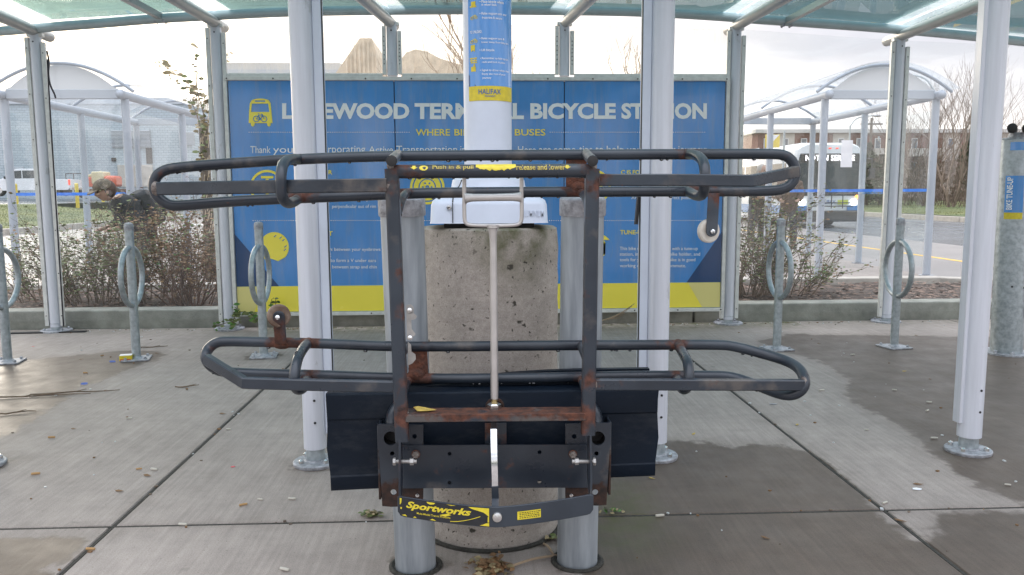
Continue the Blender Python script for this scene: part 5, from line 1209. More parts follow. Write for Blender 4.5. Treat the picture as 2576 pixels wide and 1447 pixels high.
def spruce(name, loc, h, w_, seed, label, group):
    r_ = random.Random(seed); t = thing(name, loc, label, 'tree', group); L = Vector(loc)
    m = MB(); m.tube([L, L+Vector((0, 0, h))], [.12, .02], 6); m.build('trunk', 'bark', t); m = MB()
    for _ in range(3600):
        z = r_.random()**.8; rad = w_*(1-z)**.8*(.35+.65*r_.random())*(.75+.35*math.sin(z*40+r_.random())); a = r_.uniform(0, 2*PI); q = L+Vector((math.cos(a)*rad, math.sin(a)*rad, .3+z*(h-.3)-rad*.25)); s_ = r_.uniform(.10, .24)
        d = Vector((math.cos(a), math.sin(a), r_.uniform(-.6, .3)))*s_; e_ = Vector((-math.sin(a), math.cos(a), r_.uniform(-.4, .4)))*s_*.45; m.add([q-e_, q+e_, q+d], [(0, 1, 2)])
    m.build('crown', 'needle', t, smooth=0, recalc=False); return t
for k, (x, Y, h, w_, lab) in enumerate(((2180, 50, 3.9, 1.6, 'dark green spruce beside the bus on the verge'), (2215, 53, 3.3, 1.5, 'smaller spruce just right of the bus'), (2432, 58, 5, 1.9, 'dark spruce behind the bare trees on the verge'))):
    p = P(x, 480, Y); spruce('spruce_tree', (p.x, Y, .3), h, w_, 60+k, lab, 'spruces beyond the road')
# brush on the far verge
m = MB(); r6 = random.Random(4)
for _ in range(36000):
    x = r6.uniform(24, 44); y = r6.uniform(36, 75); 
    if x < 25+ (y-36)*.05: continue
    z0 = .3+max(0, (x-34)*.2); q = Vector((x, y, z0+r6.random()**1.4*(2.0+1.6*(math.sin(x*.9)*math.sin(y*.35)*.5+.5)))); s_ = r6.uniform(.15, .5); d = Vector((r6.uniform(-.5, .5), r6.uniform(-.5, .5), 1)).normalized()*s_; e_ = Vector((r6.uniform(-1, 1), r6.uniform(-1, 1), 0)).normalized()*.025
    m.add([q-e_, q+e_, q+d], [(0, 1, 2)])
tag(m.build('brush', 'brush', smooth=0, recalc=False), 'dry brown brush and scrub along the far verge', 'scrub', kind='stuff')
# wood behind the viewer, seen only in the glass
m = MB(); r7 = random.Random(8)
for k in range(46):
    x = -62+k*2.8+r7.uniform(-1, 1); y = r7.uniform(-66, -56); h = r7.uniform(5, 11); w_ = h*.2
    for _ in range(420):
        z = r7.random(); rad = w_*(1-z)*r7.uniform(.3, 1.1); a = r7.uniform(0, 6.28); q = Vector((x+math.cos(a)*rad, y+math.sin(a)*rad, z*h)); s_ = r7.uniform(.3, .7)
        m.add([q+Vector((-s_*.5, 0, 0)), q+Vector((s_*.5, r7.uniform(-.3, .3), 0)), q+Vector((r7.uniform(-.3, .3), 0, -s_))], [(0, 1, 2)])
tag(m.build('treeline', 'needle', smooth=0, recalc=False), 'dark conifer wood mirrored in the glass panes', 'wood', kind='stuff')

# ------------------------------------------------------------------ far shelters
def far_shelter(loc, ln, wd, label, stripe_text=False):
    t = thing('bus_stop_shelter', (0, 0, 0), label, 'shelter', 'arched shelters along the platform'); hgt = 2.5; rise = .36; x0, x1 = -wd/2, wd/2
    ys = [0, ln/2, ln]
    for y in ys:
        for x in (x0, x1):
            m = MB(); m.tube([(x, y, .02), (x, y, hgt-.05)], .052, 14); po = m.build('post', 'alu_far', t); m = MB(); m.lathe([(.1, 0), (.1, .014), (.0001, .015)], (x, y, 0), 16); m.build('base_plate', 'galv_cap', po)
    for x in (x0, x1):
        m = MB(); m.tube([(x, -.12, hgt), (x, ln+.12, hgt)], .06, 14); b_ = m.build('side_beam', 'alu_far', t); m = MB(); m.ball((x, -.12, hgt), .064, 12, 8); m.build('end_cap', 'alu_far', b_)
    for y in (-.02, ln):
        m = MB(); m.box((0, y, hgt+.01), (wd-.1, .06, .12)); m.build('end_beam', 'fascia', t, bevel=.006)
    archp = lambda y, r_, dz=0, ov=.16: [(x0-ov+(wd+2*ov)*k/20, y, hgt+.04+dz+rise*(1-((k-10)/10)**2)) for k in range(21)]
    for y in (-.1, ln/2, ln+.1):
        m = MB(); m.tube(archp(y, 0), .022, 8); m.build('arch_rib', 'alu_far', t)
    n = 20
    for (ya, yb2) in ((-.22, ln/2-.01), (ln/2+.01, ln+.22)):
        m = MB(); a = archp(ya, 0, .03, .2); b = archp(yb2, 0, .03, .2)
        for k in range(21): m.v += [Vector(a[k]), Vector(b[k]), Vector(a[k])+Vector((0, 0, .01)), Vector(b[k])+Vector((0, 0, .01))]
        for k in range(20): i = 4*k; m.f += [(i, i+4, i+5, i+1), (i+2, i+3, i+7, i+6)]
        m.build('roof_panel', 'shell', t, recalc=False)
    for y in (-.04,):
        m = MB(); ap = [Vector(q) for q in archp(y, 0, -.01, -.04)]; m.prism([Vector((x0+.04, y, hgt+.07))]+ap[1:-1]+[Vector((x1-.04, y, hgt+.07))], (0, .008, 0)); m.build('end_infill', 'shell_roof', t, smooth=0)
    def pane(a, b, nm='glass_pane', mt='pane_far', z0=.12, z1=2.3, off=0):
        a, b = Vector(a), Vector(b); d = (b-a).normalized(); nr = Vector((-d.y, d.x, 0))*.005; a = a+d*.07; b = b-d*.07
        m = MB(); m.hexa([a+Vector((0, 0, z0))-nr, b+Vector((0, 0, z0))-nr, b+Vector((0, 0, z1))-nr, a+Vector((0, 0, z1))-nr], [a+Vector((0, 0, z0))+nr, b+Vector((0, 0, z0))+nr, b+Vector((0, 0, z1))+nr, a+Vector((0, 0, z1))+nr]); g_ = m.build(nm, mt, t, smooth=0)
        m = MB(); nr2 = nr*1.6; m.hexa([a+Vector((0, 0, 1.185))-nr2, b+Vector((0, 0, 1.185))-nr2, b+Vector((0, 0, 1.225))-nr2, a+Vector((0, 0, 1.225))-nr2], [a+Vector((0, 0, 1.185))-nr*1.2, b+Vector((0, 0, 1.185))-nr*1.2, b+Vector((0, 0, 1.225))-nr*1.2, a+Vector((0, 0, 1.225))-nr*1.2]); m.build('blue_stripe', 'stripe', g_, smooth=0)
        return g_
    pane((x0, 0, 0), (x1, 0, 0)); pane((x0, ln/2, 0), (x0, 0, 0)); pane((x1, 0, 0), (x1, ln/2, 0)); pane((x0, ln, 0), (x0, ln/2, 0)); pane((x1, ln/2, 0), (x1, ln, 0))
    return t
YS = 11.05
pl_, pr_ = P(28, 480, YS), P(328, 480, YS); wd_ = pr_.x-pl_.x
fs = far_shelter((0, 0, 0), 4.1, wd_, 'arched glass shelter behind the left bay of the wall'); fs.location = ((pl_.x+pr_.x)/2, YS, 0)
f2 = copy_tree(fs); q0, q1 = P(2068, 480, YS), P(2340, 480, YS); f2.location = ((q0.x+q1.x)/2, YS, 0); f2['label'] = 'arched glass shelter behind the right bay, in front of the bus'
# papers and mirrored notice on the right shelter's glass
for (x0, y0, x1, y1, lab) in ((2114, 353, 2146, 421, 'tall white notice stuck on the front glass of the right shelter'),):
    a, b = P(x0, y1, YS-.012), P(x1, y0, YS-.012); m = MB(); m.box(((a.x+b.x)/2, YS-.012, (a.z+b.z)/2), (b.x-a.x, .003, b.z-a.z)); tag(m.build('paper_notice', 'paper', smooth=0, bevel=.001), lab, 'notice')
xq = q0.x-.012; ya_, yb_2 = 13.4, 14.4; zc_ = P(2018, 392, 13.9).z
m = MB(); m.box((xq, 13.9, zc_), (.003, .62, .24)); tag(m.build('paper_notice', 'paper', smooth=0), 'white sheet on the side glass of the right shelter, near the bus roof', 'notice')
a, b = P(2224, 488.5, YS-.02), P(2170, 488.5, YS-.02); c, d = P(2224, 481.5, YS-.02), P(2170, 481.5, YS-.02)
m = MB(); text_map(m, 'NO SMOKING', lambda u, v: a.lerp(b, u).lerp(c.lerp(d, u), v), .015); o = m.build('lettering', 'bus_blue', f2, smooth=0, recalc=False); o.matrix_parent_inverse = Matrix.Translation(-f2.location)

# ------------------------------------------------------------------ bus
bx0, bx1 = P(1996, 480, 28.6).x, P(2171, 480, 28.6).x; BW = bx1-bx0; BXc = (bx0+bx1)/2; BYf = 28.6; BZ = -.12
BS = thing('transit_bus', (BXc, BYf, BZ), 'white city bus with blue lower trim and lit sign coming up the road', 'bus')
def bb(x, y, z): return Vector((BXc+x*BW/2, BYf+y, BZ+z))
def bring(y, s_=1, zt_=3.05, zb2=.32):
    prof = [(-1, zb2), (-1, 2.55), (-.97, 2.8), (-.86, zt_-.08), (-.7, zt_), (.7, zt_), (.86, zt_-.08), (.97, 2.8), (1, 2.55), (1, zb2)]
    return [bb(x*s_, y, z) for x, z in prof]
rings = [bring(.0, .93, 2.96), bring(.10, .975, 3.0), bring(.3, 1), bring(11.9, 1)]
m = MB(); k = 10
for r_ in rings: m.v += r_
for i in range(3):
    for j in range(k): m.f.append((i*k+j, i*k+(j+1) % k, (i+1)*k+(j+1) % k, (i+1)*k+j))
m.f += [tuple(range(k)), tuple(3*k+j for j in reversed(range(k)))]
m.build('body', 'bus_white', BS, smooth=30)
def bpart(nm, mat, x0, x1, z0, z1, y0, y1, bv=.01, par=BS):
    m = MB(); m.hexa([bb(x0, y0, z0), bb(x1, y0, z0), bb(x1, y0, z1), bb(x0, y0, z1)], [bb(x0, y1, z0), bb(x1, y1, z0), bb(x1, y1, z1), bb(x0, y1, z1)]); return m.build(nm, mat, par, bevel=bv)
ol = [bb(-.88, -.03, 1.15), bb(.88, -.03, 1.15), bb(.93, -.03, 1.5), bb(.91, -.03, 2.3), bb(.84, -.03, 2.66), bb(-.84, -.03, 2.66), bb(-.91, -.03, 2.3), bb(-.93, -.03, 1.5)]
m = MB(); m.prism(ol, (0, .06, 0)); m.build('windshield', 'bus_glass', BS, smooth=0, bevel=.02)
bpart('sign_box', 'bus_dark', -.82, .82, 2.34, 2.64, -.045, -.02)
a, b, c, d = bb(-.70, -.06, 2.40), bb(.70, -.06, 2.40), bb(-.70, -.06, 2.60), bb(.70, -.06, 2.60)
m = MB(); text_map(m, 'NOT IN SERVICE', lambda u, v: a.lerp(b, u).lerp(c.lerp(d, u), v), .008, space=1.12); m.build('sign_text', 'led', BS, smooth=0, recalc=False)
bpart('bumper', 'bus_dark', -1.03, 1.03, .22, .62, -.16, .25, .05); bpart('lower_panel', 'bus_blue', -.95, -.55, .62, .80, -.06, .0); bpart('lower_panel', 'bus_blue', .55, .95, .62, .80, -.06, .0)
for s_ in (-1, 1):
    m = MB(); m.lathe([(.001, -.02), (.10, -.015), (.12, .02)], bb(s_*.74, -.05, .90), 16, Vector((0, 1, 0))); m.build('headlight', 'lamp_lit', BS)
    m = MB(); m.lathe([(.001, -.02), (.06, -.015), (.08, .02)], bb(s_*.84, -.05, 1.12), 14, Vector((0, 1, 0))); m.build('turn_signal', 'amber_lit', BS)
    m = MB(); m.tube([bb(s_*.95, .0, 2.5), bb(s_*1.12, -.25, 2.45), bb(s_*1.12, -.28, 2.1)], .02, 6); m.box(bb(s_*1.12, -.28, 1.95), (.18, .1, .36)); m.build('mirror', 'bus_dark', BS)
for x in (-.2, 0, .2): bpart('marker_light', 'red_lit', x-.04, x+.04, 2.82, 2.86, -.02, .02)
bpart('licence_plate', 'plate', .26, .56, .84, 1.0, -.075, -.06, .004)
a, b, c, d = bb(-.30, -.075, .86), bb(.20, -.075, .86), bb(-.30, -.075, 1.0), bb(.20, -.075, 1.0)
m = MB(); text_map(m, 'HALIFAX', lambda u, v: a.lerp(b, u).lerp(c.lerp(d, u), v), .015); m.build('lettering', 'halifax_blue', BS, smooth=0, recalc=False)
m = MB()
for z in (.78, .9, 1.22): m.tube([bb(-.55, -.3, z), bb(.62, -.3, z)], .018, 6)
for x in (-.3, .0, .32): m.tube([bb(x, -.3, .7), bb(x, -.3, 1.24)], .018, 6)
m.build('front_bike_rack', 'bus_dark', BS)
m = MB(); m.tube([bb(.1, -.06, 1.2), bb(.45, -.07, 1.28), bb(.85, -.07, 1.18)], .018, 5); m.tube([bb(-.7, -.06, 1.2), bb(-.35, -.07, 1.28), bb(-.05, -.07, 1.18)], .018, 5); m.build('wiper', 'bus_dark', BS)
for i in range(7):
    y0 = .75+i*1.55; m = MB(); m.box(bb(-1.004, y0+.7, 1.85), (.02, 1.35, 1.0)); m.build('side_window', 'bus_glass', BS, bevel=.004)
m = MB(); m.box(bb(-1.003, 6, .62), (.016, 11.4, .34)); m.build('blue_skirt', 'bus_blue', BS)
for y in (2.6, 8.6):
    for s_ in (-1, 1):
        m = MB(); m.lathe([(.001, -.16), (.3, -.15), (.46, -.13), (.49, -.08), (.49, .1)], bb(s_*.9, y, .46), 24, Vector((-s_, 0, 0))); wh = m.build('wheel', 'rubber', BS); m = MB(); m.lathe([(.001, -.03), (.24, -.02), (.27, .0)], bb(s_*.9-s_*0, y, .46)+Vector((s_*.16, 0, 0)), 18, Vector((-s_, 0, 0))); m.build('rim', 'steel', wh)

# ------------------------------------------------------------------ pickup truck, lift, posts on the left
def at_ground(x, y, Y): p = P(x, y, Y); return p
tw_ = P(50, 494, 58); TX = P(88, 494, 58).x
TK = thing('pickup_truck', (TX, 58, tw_.z), 'white pickup truck parked side on by the pale block building', 'pickup truck')
def tb(x, y, z): return Vector((TX+x, 58+y, tw_.z+z))
def side_prism(nm, mat, l, y0, y1, par=TK, bv=.03):
    m = MB(); m.prism([tb(x, y0, z) for x, z in l], (0, y1-y0, 0)); return m.build(nm, mat, par, bevel=bv, smooth=30)
side_prism('body', 'car_white', [(-2.85, .45), (-2.85, .95), (-2.7, 1.08), (-1.5, 1.18), (1.0, 1.2), (1.0, 1.16), (2.85, 1.16), (2.9, .55), (2.75, .42), (-2.6, .38)], -.95, .95)
side_prism('cab', 'car_white', [(-1.75, 1.17), (-.85, 1.82), (-.6, 1.88), (.6, 1.88), (.95, 1.75), (1.05, 1.19)], -.85, .85)
for l in ([(-1.45, 1.22), (-.82, 1.72), (-.35, 1.76), (-.35, 1.22)], [(-.27, 1.22), (-.27, 1.76), (.5, 1.76), (.85, 1.24)]): side_prism('window', 'bus_glass', l, -.87, -.84, bv=0)
for x in (-1.9, 1.75):
    for y in (-.82, .82):
        m = MB(); m.lathe([(.001, -.13), (.25, -.12), (.39, -.1), (.41, -.04), (.41, .1)], tb(x, y, .41), 20, Vector((0, 1 if y < 0 else -1, 0))); wh = m.build('wheel', 'rubber', TK); m = MB(); m.lathe([(.001, -.02), (.24, -.01), (.25, .0)], tb(x, y, .41)+Vector((0, -.125 if y < 0 else .125, 0)), 14, Vector((0, 1 if y < 0 else -1, 0))); m.build('rim', 'steel', wh)
m = MB(); m.box(tb(2.86, -.9, .95), (.08, .12, .38)); m.build('tail_light', 'red_lit', TK); m = MB(); m.box(tb(2.95, 0, .52), (.12, 1.8, .16)); m.build('rear_bumper', 'steel', TK)
m = MB(); m.box(tb(-1.35, -1.02, 1.27), (.12, .22, .18)); m.build('mirror', 'bus_dark', TK)
for k, (x, yt_, yb3, Y) in enumerate(((42, 462, 517, 44), (195, 461, 509, 47), (259, 458, 494, 54))):
    p = P(x, yb3, Y); t_ = P(x, yt_, Y); t = thing('yellow_post', (p.x, Y, p.z), ['yellow steel guard post in front of the pickup cab at the left edge', 'yellow steel guard post behind the pickup tailgate', 'yellow steel guard post beside the orange lift'][k], 'guard post', 'yellow guard posts by the yard')
    m = MB(); m.lathe([(.10, -.4), (.10, t_.z-p.z-.05), (.07, t_.z-p.z-.01), (.0001, t_.z-p.z)], (p.x, Y, p.z), 16); m.build('pipe', 'paint_yellow', t)
LZ = P(270, 500, 60); LX, LY, LZ0 = LZ.x, 60, LZ.z
LF = thing('boom_lift', (LX, LY, LZ0), 'orange and cream boom lift parked against the block building', 'boom lift')
def lf_(nm, mat, c, d, bv=.05): m = MB(); m.box((LX+c[0], LY+c[1], LZ0+c[2]), d); return m.build(nm, mat, LF, bevel=bv)
lf_('chassis', 'rust', (-.2, 0, .55), (3.0, 1.4, .3)); lf_('engine_hood', 'orange', (.5, 0, 1.25), (.85, 1.3, .8), .18); lf_('counterweight', 'cream', (-.35, 0, 1.5), (.9, 1.2, .9), .1); lf_('turret', 'orange', (-.9, 0, 1.2), (.4, 1, .7))
m = MB()
for z in (.9, 1.35, 1.8):
    m.tube([(LX-2.6, LY-.5, LZ0+z), (LX-1.5, LY-.5, LZ0+z)], .03, 6)
for x in (-2.6, -2.05, -1.5): m.tube([(LX+x, LY-.5, LZ0+.5), (LX+x, LY-.5, LZ0+1.8)], .03, 6)
m.build('basket_rail', 'dark', LF); m = MB(); m.tube([(LX-.3, LY, LZ0+1.9), (LX-1.6, LY, LZ0+1.5)], .12, 8); m.build('boom', 'cream', LF)
for x in (-1.3, .9):
    m = MB(); m.lathe([(.001, -.15), (.4, -.12), (.42, .1)], (LX+x, LY-.7, LZ0+.42), 16, Vector((0, 1, 0))); m.build('wheel', 'rubber', LF)

# ------------------------------------------------------------------ buildings
def wall_box(nm, mat, x0, x1, y0, y1, z0, z1, par, bv=0): m = MB(); m.box(((x0+x1)/2, (y0+y1)/2, (z0+z1)/2), (x1-x0, y1-y0, z1-z0)); return m.build(nm, mat, par, bevel=bv, smooth=0)
BY = 70; xa, xb = P(-420, 480, BY).x, P(489, 480, BY).x; zt3 = P(300, 262, BY).z
BD = thing('block_building', ((xa+xb)/2, BY, .3), 'pale blue grey block building with louvred vents beyond the left glass', 'building')
wall_box('wall', 'blockwork', xa, xb, BY, BY+14, -.2, zt3, BD); wall_box('parapet', 'fascia', xa-.15, xb+.15, BY-.15, BY+14.15, zt3, zt3+.5, BD)
for (x0, y0, x1, y1) in ((283, 328, 345, 372), (350, 328, 378, 372), (452, 332, 489, 366)):
    a, b = P(x0, y1, BY), P(x1, y0, BY); vt = wall_box('vent', 'louvre', a.x, b.x, BY-.08, BY, a.z, b.z, BD); n = 13; m = MB()
    for k in range(n):
        z = a.z+(b.z-a.z)*(k+.5)/n; sl_ = MB(); sl_.box(((a.x+b.x)/2, BY-.12, z), (b.x-a.x, .09, .05), m=Matrix.Rotation(.5, 3, 'X')); sl_.build('slat', 'fascia', vt, smooth=0)
for (x0, y0, x1, y1, mt, nm) in ((300, 415, 384, 470, 'siding', 'roll_door'), (370, 372, 382, 412, 'dark', 'downpipe'), (282, 397, 292, 406, 'dark', 'wall_light'), (22, 419, 60, 470, 'fascia', 'side_door')):
    a, b = P(x0, y1, BY), P(x1, y0, BY); wall_box(nm, mt, a.x, b.x, BY-.12, BY, a.z, b.z, BD)
a, b = P(596/2.0+302, 418, BY-.02), P(596/2+325, 418, BY-.02)
# building right of the pole, tan
m = None
TB = thing('tan_building', (P(915, 300, 34).x, 34, 0), 'tan wooden gable seen through the streaked window left of the lamp post', 'building')
a, b = P(846, 300, 34), P(950, 300, 34); za, zg, zq = P(880, 168, 34).z, P(880, 96, 34).z, P(880, 130, 34).z
m = MB(); m.prism([(a.x, 34, -.2), (b.x, 34, -.2), (b.x, 34, zq), (P(935, 100, 34).x, 34, zg), (P(905, 96, 34).x, 34, zg), (a.x, 34, za-.3)], (0, 6, 0)); m.build('wall', 'tan', TB, smooth=0)
for k in range(7):
    x = P(872+k*11, 200, 33.95).x; z1 = [za+.25, za+.5, za+.85, zg-.25, zg-.1, zg-.15, zq][k]; wall_box('board', 'tan', x-.03, x+.05, 33.94, 33.99, 1.8, z1, TB)
p0_, p1_ = P(560, 300, 40), P(860, 300, 40); CN = thing('flat_canopy', ((p0_.x+p1_.x)/2, 40, 0), 'long pale flat roof behind the left upper window', 'canopy')
wall_box('roof_slab', 'roof_pale', p0_.x, p1_.x, 40, 46, P(700, 178, 40).z, P(700, 158, 40).z, CN); wall_box('fascia', 'fascia', p0_.x, p1_.x, 39.9, 39.98, P(700, 190, 40).z, P(700, 176, 40).z, CN)
for fx in (.05, .35, .65, .95): wall_box('column', 'alu', p0_.x+(p1_.x-p0_.x)*fx-.1, p0_.x+(p1_.x-p0_.x)*fx+.1, 41, 41.2, -.1, P(700, 178, 40).z, CN)
p0_, p1_ = P(1015, 300, 48), P(1165, 300, 48); RB = thing('dome_roof', ((p0_.x+p1_.x)/2, 48, 0), 'tan rounded storage roof behind the window beside the lamp post', 'building')
prof_ = [P(x, y, 48) for x, y in ((1008, 150), (1022, 132), (1045, 124), (1075, 130), (1105, 146), (1140, 158), (1168, 165))]
m = MB(); m.prism([Vector((prof_[0].x, 48, -.2))]+prof_+[Vector((prof_[-1].x, 48, -.2))], (0, 8, 0)); m.build('roof_shell', 'tan', RB, smooth=20)
# apartment row on the hill at the right
AY = 92; AX0, AX1 = P(1905, 400, AY).x, P(2640, 400, AY).x; ztop_, zb4 = P(2200, 326, AY).z, P(2200, 440, AY).z
AB = thing('apartment_row', ((AX0+AX1)/2, AY, zb4), 'long three storey brick and siding apartment row on the hill', 'building')
wall_box('wall', 'brickwork', AX0, AX1, AY, AY+10, zb4-3, ztop_-.4, AB); wall_box('roof', 'roof_pale', AX0-.5, AX1+.5, AY-.6, AY+10.5, ztop_-.4, ztop_, AB)
n = 16; W_ = (AX1-AX0)/n
for k in range(n):
    x = AX0+W_*k
    if k % 3 == 1: wall_box('siding_panel', 'siding', x+.1, x+W_-.1, AY-.12, AY, zb4-2, ztop_-.45, AB)
    for f in range(2):
        zf = ztop_-1.0-f*2.7; y_ = AY-.18
        w_ = wall_box('window', 'win_frame', x+W_*.3, x+W_*.62, y_, y_+.08, zf-1.3, zf, AB); wall_box('pane', 'win', x+W_*.3+.08, x+W_*.62-.08, y_-.03, y_+.02, zf-1.22, zf-.08, w_)
    if k % 3 != 1: b_ = wall_box('balcony', 'siding', x+.2, x+W_-.2, AY-1.3, AY-.1, ztop_-3.1, ztop_-2.2, AB)
# street furniture on the right
def lamp(nm, x, ytop, Y, arm, lab, ybase=500):
    p = P(x, ytop, Y); t = thing(nm, (p.x, Y, 0), lab, 'street lamp', 'street lamps along the road'); m = MB(); m.tube([(p.x, Y, 0), (p.x, Y, p.z-.8)], [.09, .06], 8); m.build('column', 'galv', t)
    for s_ in arm: 
        m = MB(); m.tube(smooth_path([(p.x, Y, p.z-.8), (p.x+s_*.5, Y, p.z-.1), (p.x+s_*1.9, Y, p.z)], .2, 2), .045, 6); m.build('arm', 'galv', t); m = MB(); m.ball((p.x+s_*2.1, Y, p.z-.02), .28, 8, 6, (1.3, .6, .35)); m.build('lamp_head', 'galv_cap', t)
lamp('street_lamp', 2140, 291, 62, (1,), 'street lamp with one curved arm above the bus'); lamp('street_lamp', 2352, 187, 40, (-1,), 'street lamp with a long arm left of the far right pole')
p = P(2193, 297, 80); t = thing('telephone_pole', (p.x, 80, 0), 'distant telephone pole with crossarms above the apartment row', 'utility pole'); m = MB(); m.tube([(p.x, 80, 0), (p.x, 80, p.z)], .13, 8); m.build('shaft', 'pole_wood', t)
for dz in (.6, 1.6): wall_box('crossarm', 'pole_wood', p.x-1.1, p.x+1.1, 79.9, 80.02, p.z-dz-.08, p.z-dz+.08, t)
m = MB()
for dx in (-1, 1): m.lathe([(.09, 0), (.09, .5)], (p.x+dx*.75, 79.9, p.z-2.3), 8)
m.build('transformer', 'galv', t)
p = P(1942, 372, 20); t = thing('stop_sign_board', (p.x, 20, 0), 'yellow and white bus stop flag sign behind the right shelter', 'sign'); m = MB(); m.tube([(p.x+.3, 20, -.1), (p.x+.3, 20, 2.7)], .03, 8); m.build('post', 'galv', t)
a, b = P(1923, 372, 20), P(1960, 339, 20); wall_box('plate', 'paint_yellow', a.x, b.x, 19.94, 19.965, a.z, b.z, t, .004)
m = MB(); m.prism([(a.x+.02, 19.935, b.z-.01), (b.x-.02, 19.935, b.z-.01), ((a.x+b.x)/2, 19.935, (a.z+b.z)/2-.02)], (0, .004, 0)); m.build('white_triangle', 'paper', t, smooth=0)

# ------------------------------------------------------------------ people
def skin_body(name, verts, edges, radii, mat, parent, sub=2):
    me = bpy.data.meshes.new(name); org = ORG[parent.name]; me.from_pydata([tuple(Vector(v)-org) for v in verts], edges, [])
    o = link(name, me, parent); sm = o.modifiers.new('skin', 'SKIN'); sm.use_smooth_shade = True; me.skin_vertices[0].data
    for i, r_ in enumerate(radii): me.skin_vertices[0].data[i].radius = (r_, r_) if not isinstance(r_, tuple) else r_; me.skin_vertices[0].data[i].use_root = (i == 0)
    s2 = o.modifiers.new('sub', 'SUBSURF'); s2.levels = sub; s2.render_levels = sub; me.materials.append(MAT[mat]); return o
def person(loc, face, lean, label, top='jacket', hat=True, pack=True, s_=1.0, hh=.92):
    t = thing('person', loc, label, 'person'); L = Vector(loc); q = Matrix.Rotation(face, 3, 'Z')     # local +x = facing
    def W(x, y, z): return L+q @ Vector((x*s_, y*s_, z*s_))
    ln = lambda h: math.sin(lean)*h; lz = lambda h: hh+math.cos(lean)*h; kx = math.sqrt(max(0, .43**2-((hh-.06)/2)**2))
    hip = W(0, 0, hh); ch = W(ln(.38), 0, lz(.38)); sh = W(ln(.52), 0, lz(.52)); nk = W(ln(.60)+.02, 0, lz(.60)-.01)
    hx, hz = ln(.60)+.10+.10*math.sin(lean), lz(.60)+.08-.05*math.sin(lean); hd = W(hx, 0, hz)
    V = [hip, W(ln(.2), 0, lz(.2)), ch, sh, nk]; E = [(0, 1), (1, 2), (2, 3), (3, 4)]; Rr = [.14, .13, .155, .12, .055]
    for sd in (-1, 1):
        b = len(V); V += [W(0, .10*sd, hh-.06), W(.04*sd+kx, .11*sd, (hh-.06)/2+.06), W(.03*sd-.02, .11*sd, .09), W(.03*sd+.15, .12*sd, .03)]; E += [(0, b), (b, b+1), (b+1, b+2), (b+2, b+3)]; Rr += [.095, .062, .045, .04]
        b = len(V); V += [W(ln(.5), .19*sd, lz(.49)), W(ln(.28)+.06, .24*sd, lz(.24)), W(ln(.3)+.24, .17*sd, lz(.14)), W(ln(.3)+.31, .15*sd, lz(.13))]; E += [(3, b), (b, b+1), (b+1, b+2), (b+2, b+3)]; Rr += [.062, .046, .034, .03]
        hb = b+3
        for fi in range(4):
            c = len(V); yy = .15*sd+(fi-1.5)*.019; V += [W(ln(.3)+.35, yy, lz(.125)), W(ln(.3)+.385+.006*(fi in (1, 2)), yy, lz(.10))]; E += [(hb, c), (c, c+1)]; Rr += [.0085, .0075]
        c = len(V); V += [W(ln(.3)+.33, .15*sd-.045*sd, lz(.15))]; E += [(hb, c)]; Rr += [.01]
    skin_body('body', V, E, Rr, 'skin', t, 1)
    m = MB(); n = 14; hr_ = .098*s_; m.ball((0, 0, 0), hr_, 20, 14, (1.05, .82, 1.25)); tilt = Matrix.Rotation(-lean*.5, 3, 'Y')
    for v in m.v:
        if v.x > .05*s_ and abs(v.y) < .022*s_ and -.03*s_ < v.z < .02*s_: v.x += .022*s_
        v.xyz = tilt.inverted() @ v
    for v in m.v: v.xyz = hd+q @ v
    hdm = m.build('head', 'skin', t, smooth=180)
    for sd in (-1, 1):
        m = MB(); m.ball(hd+q @ (tilt.inverted() @ Vector((.092*s_, .034*s_*sd, .012*s_))), .011*s_, 8, 6); m.build('eye', 'dark', hdm); m = MB(); m.ball(hd+q @ Vector((0, .082*s_*sd, -.01)), .026*s_, 8, 6, (.7, .5, 1.2)); m.build('ear', 'skin', hdm)
    m = MB(); m.box(hd+q @ (tilt.inverted() @ Vector((.09*s_, 0, -.058*s_))), (.012, .04, .008), rz=face); m.build('mouth', 'jacket_brown', hdm)
    m = MB(); m.ball(hd+q @ Vector((-.03*s_, 0, .025*s_)), .105*s_, 16, 10, (1.0, .95, 1.12)); m.build('hair', 'hair' if hat else 'hair_grey', t, smooth=180)
    if hat:
        m = MB(); m.ball((0, 0, 0), .118*s_, 18, 10, (1.05, .92, .95)); m.v = [Vector((v.x, v.y, max(v.z, -.01))) for v in m.v]
        k0 = len(m.v); pts = [Vector((.10+.10*math.cos(a), .095*math.sin(a), -.01-.03*math.cos(a))) for a in [PI*(-.5+k/10) for k in range(11)]]; m.prism(pts, (0, 0, .012))
        m.v = [hd+q @ (tilt.inverted() @ (v+Vector((0, 0, .045*s_)))) for v in m.v]; m.build('cap', 'cap_cloth', t, smooth=40)
    skin_body('jacket', [W(-.02, 0, hh-.12), W(ln(.1), 0, lz(.1)), ch, sh]+[W(ln(.5), .19, lz(.49)), W(ln(.28)+.06, .24, lz(.24)), W(ln(.3)+.22, .175, lz(.145)), W(ln(.5), -.19, lz(.49)), W(ln(.28)+.06, -.24, lz(.24)), W(ln(.3)+.22, -.175, lz(.145)), W(ln(.585)+.01, 0, lz(.585))], [(0, 1), (1, 2), (2, 3), (3, 4), (4, 5), (5, 6), (3, 7), (7, 8), (8, 9), (3, 10)], [.20, .19, .19, .16, .10, .075, .055, .10, .075, .055, .085], top, t, 2)
    for sd in (-1, 1): skin_body('trouser_leg', [W(0, .07*sd, hh+.04), W(0, .095*sd, hh-.10), W(.04*sd+kx, .11*sd, (hh-.06)/2+.06), W(.03*sd-.02, .11*sd, .08)], [(0, 1), (1, 2), (2, 3)], [.11, .115, .085, .075], 'trousers', t, 2)
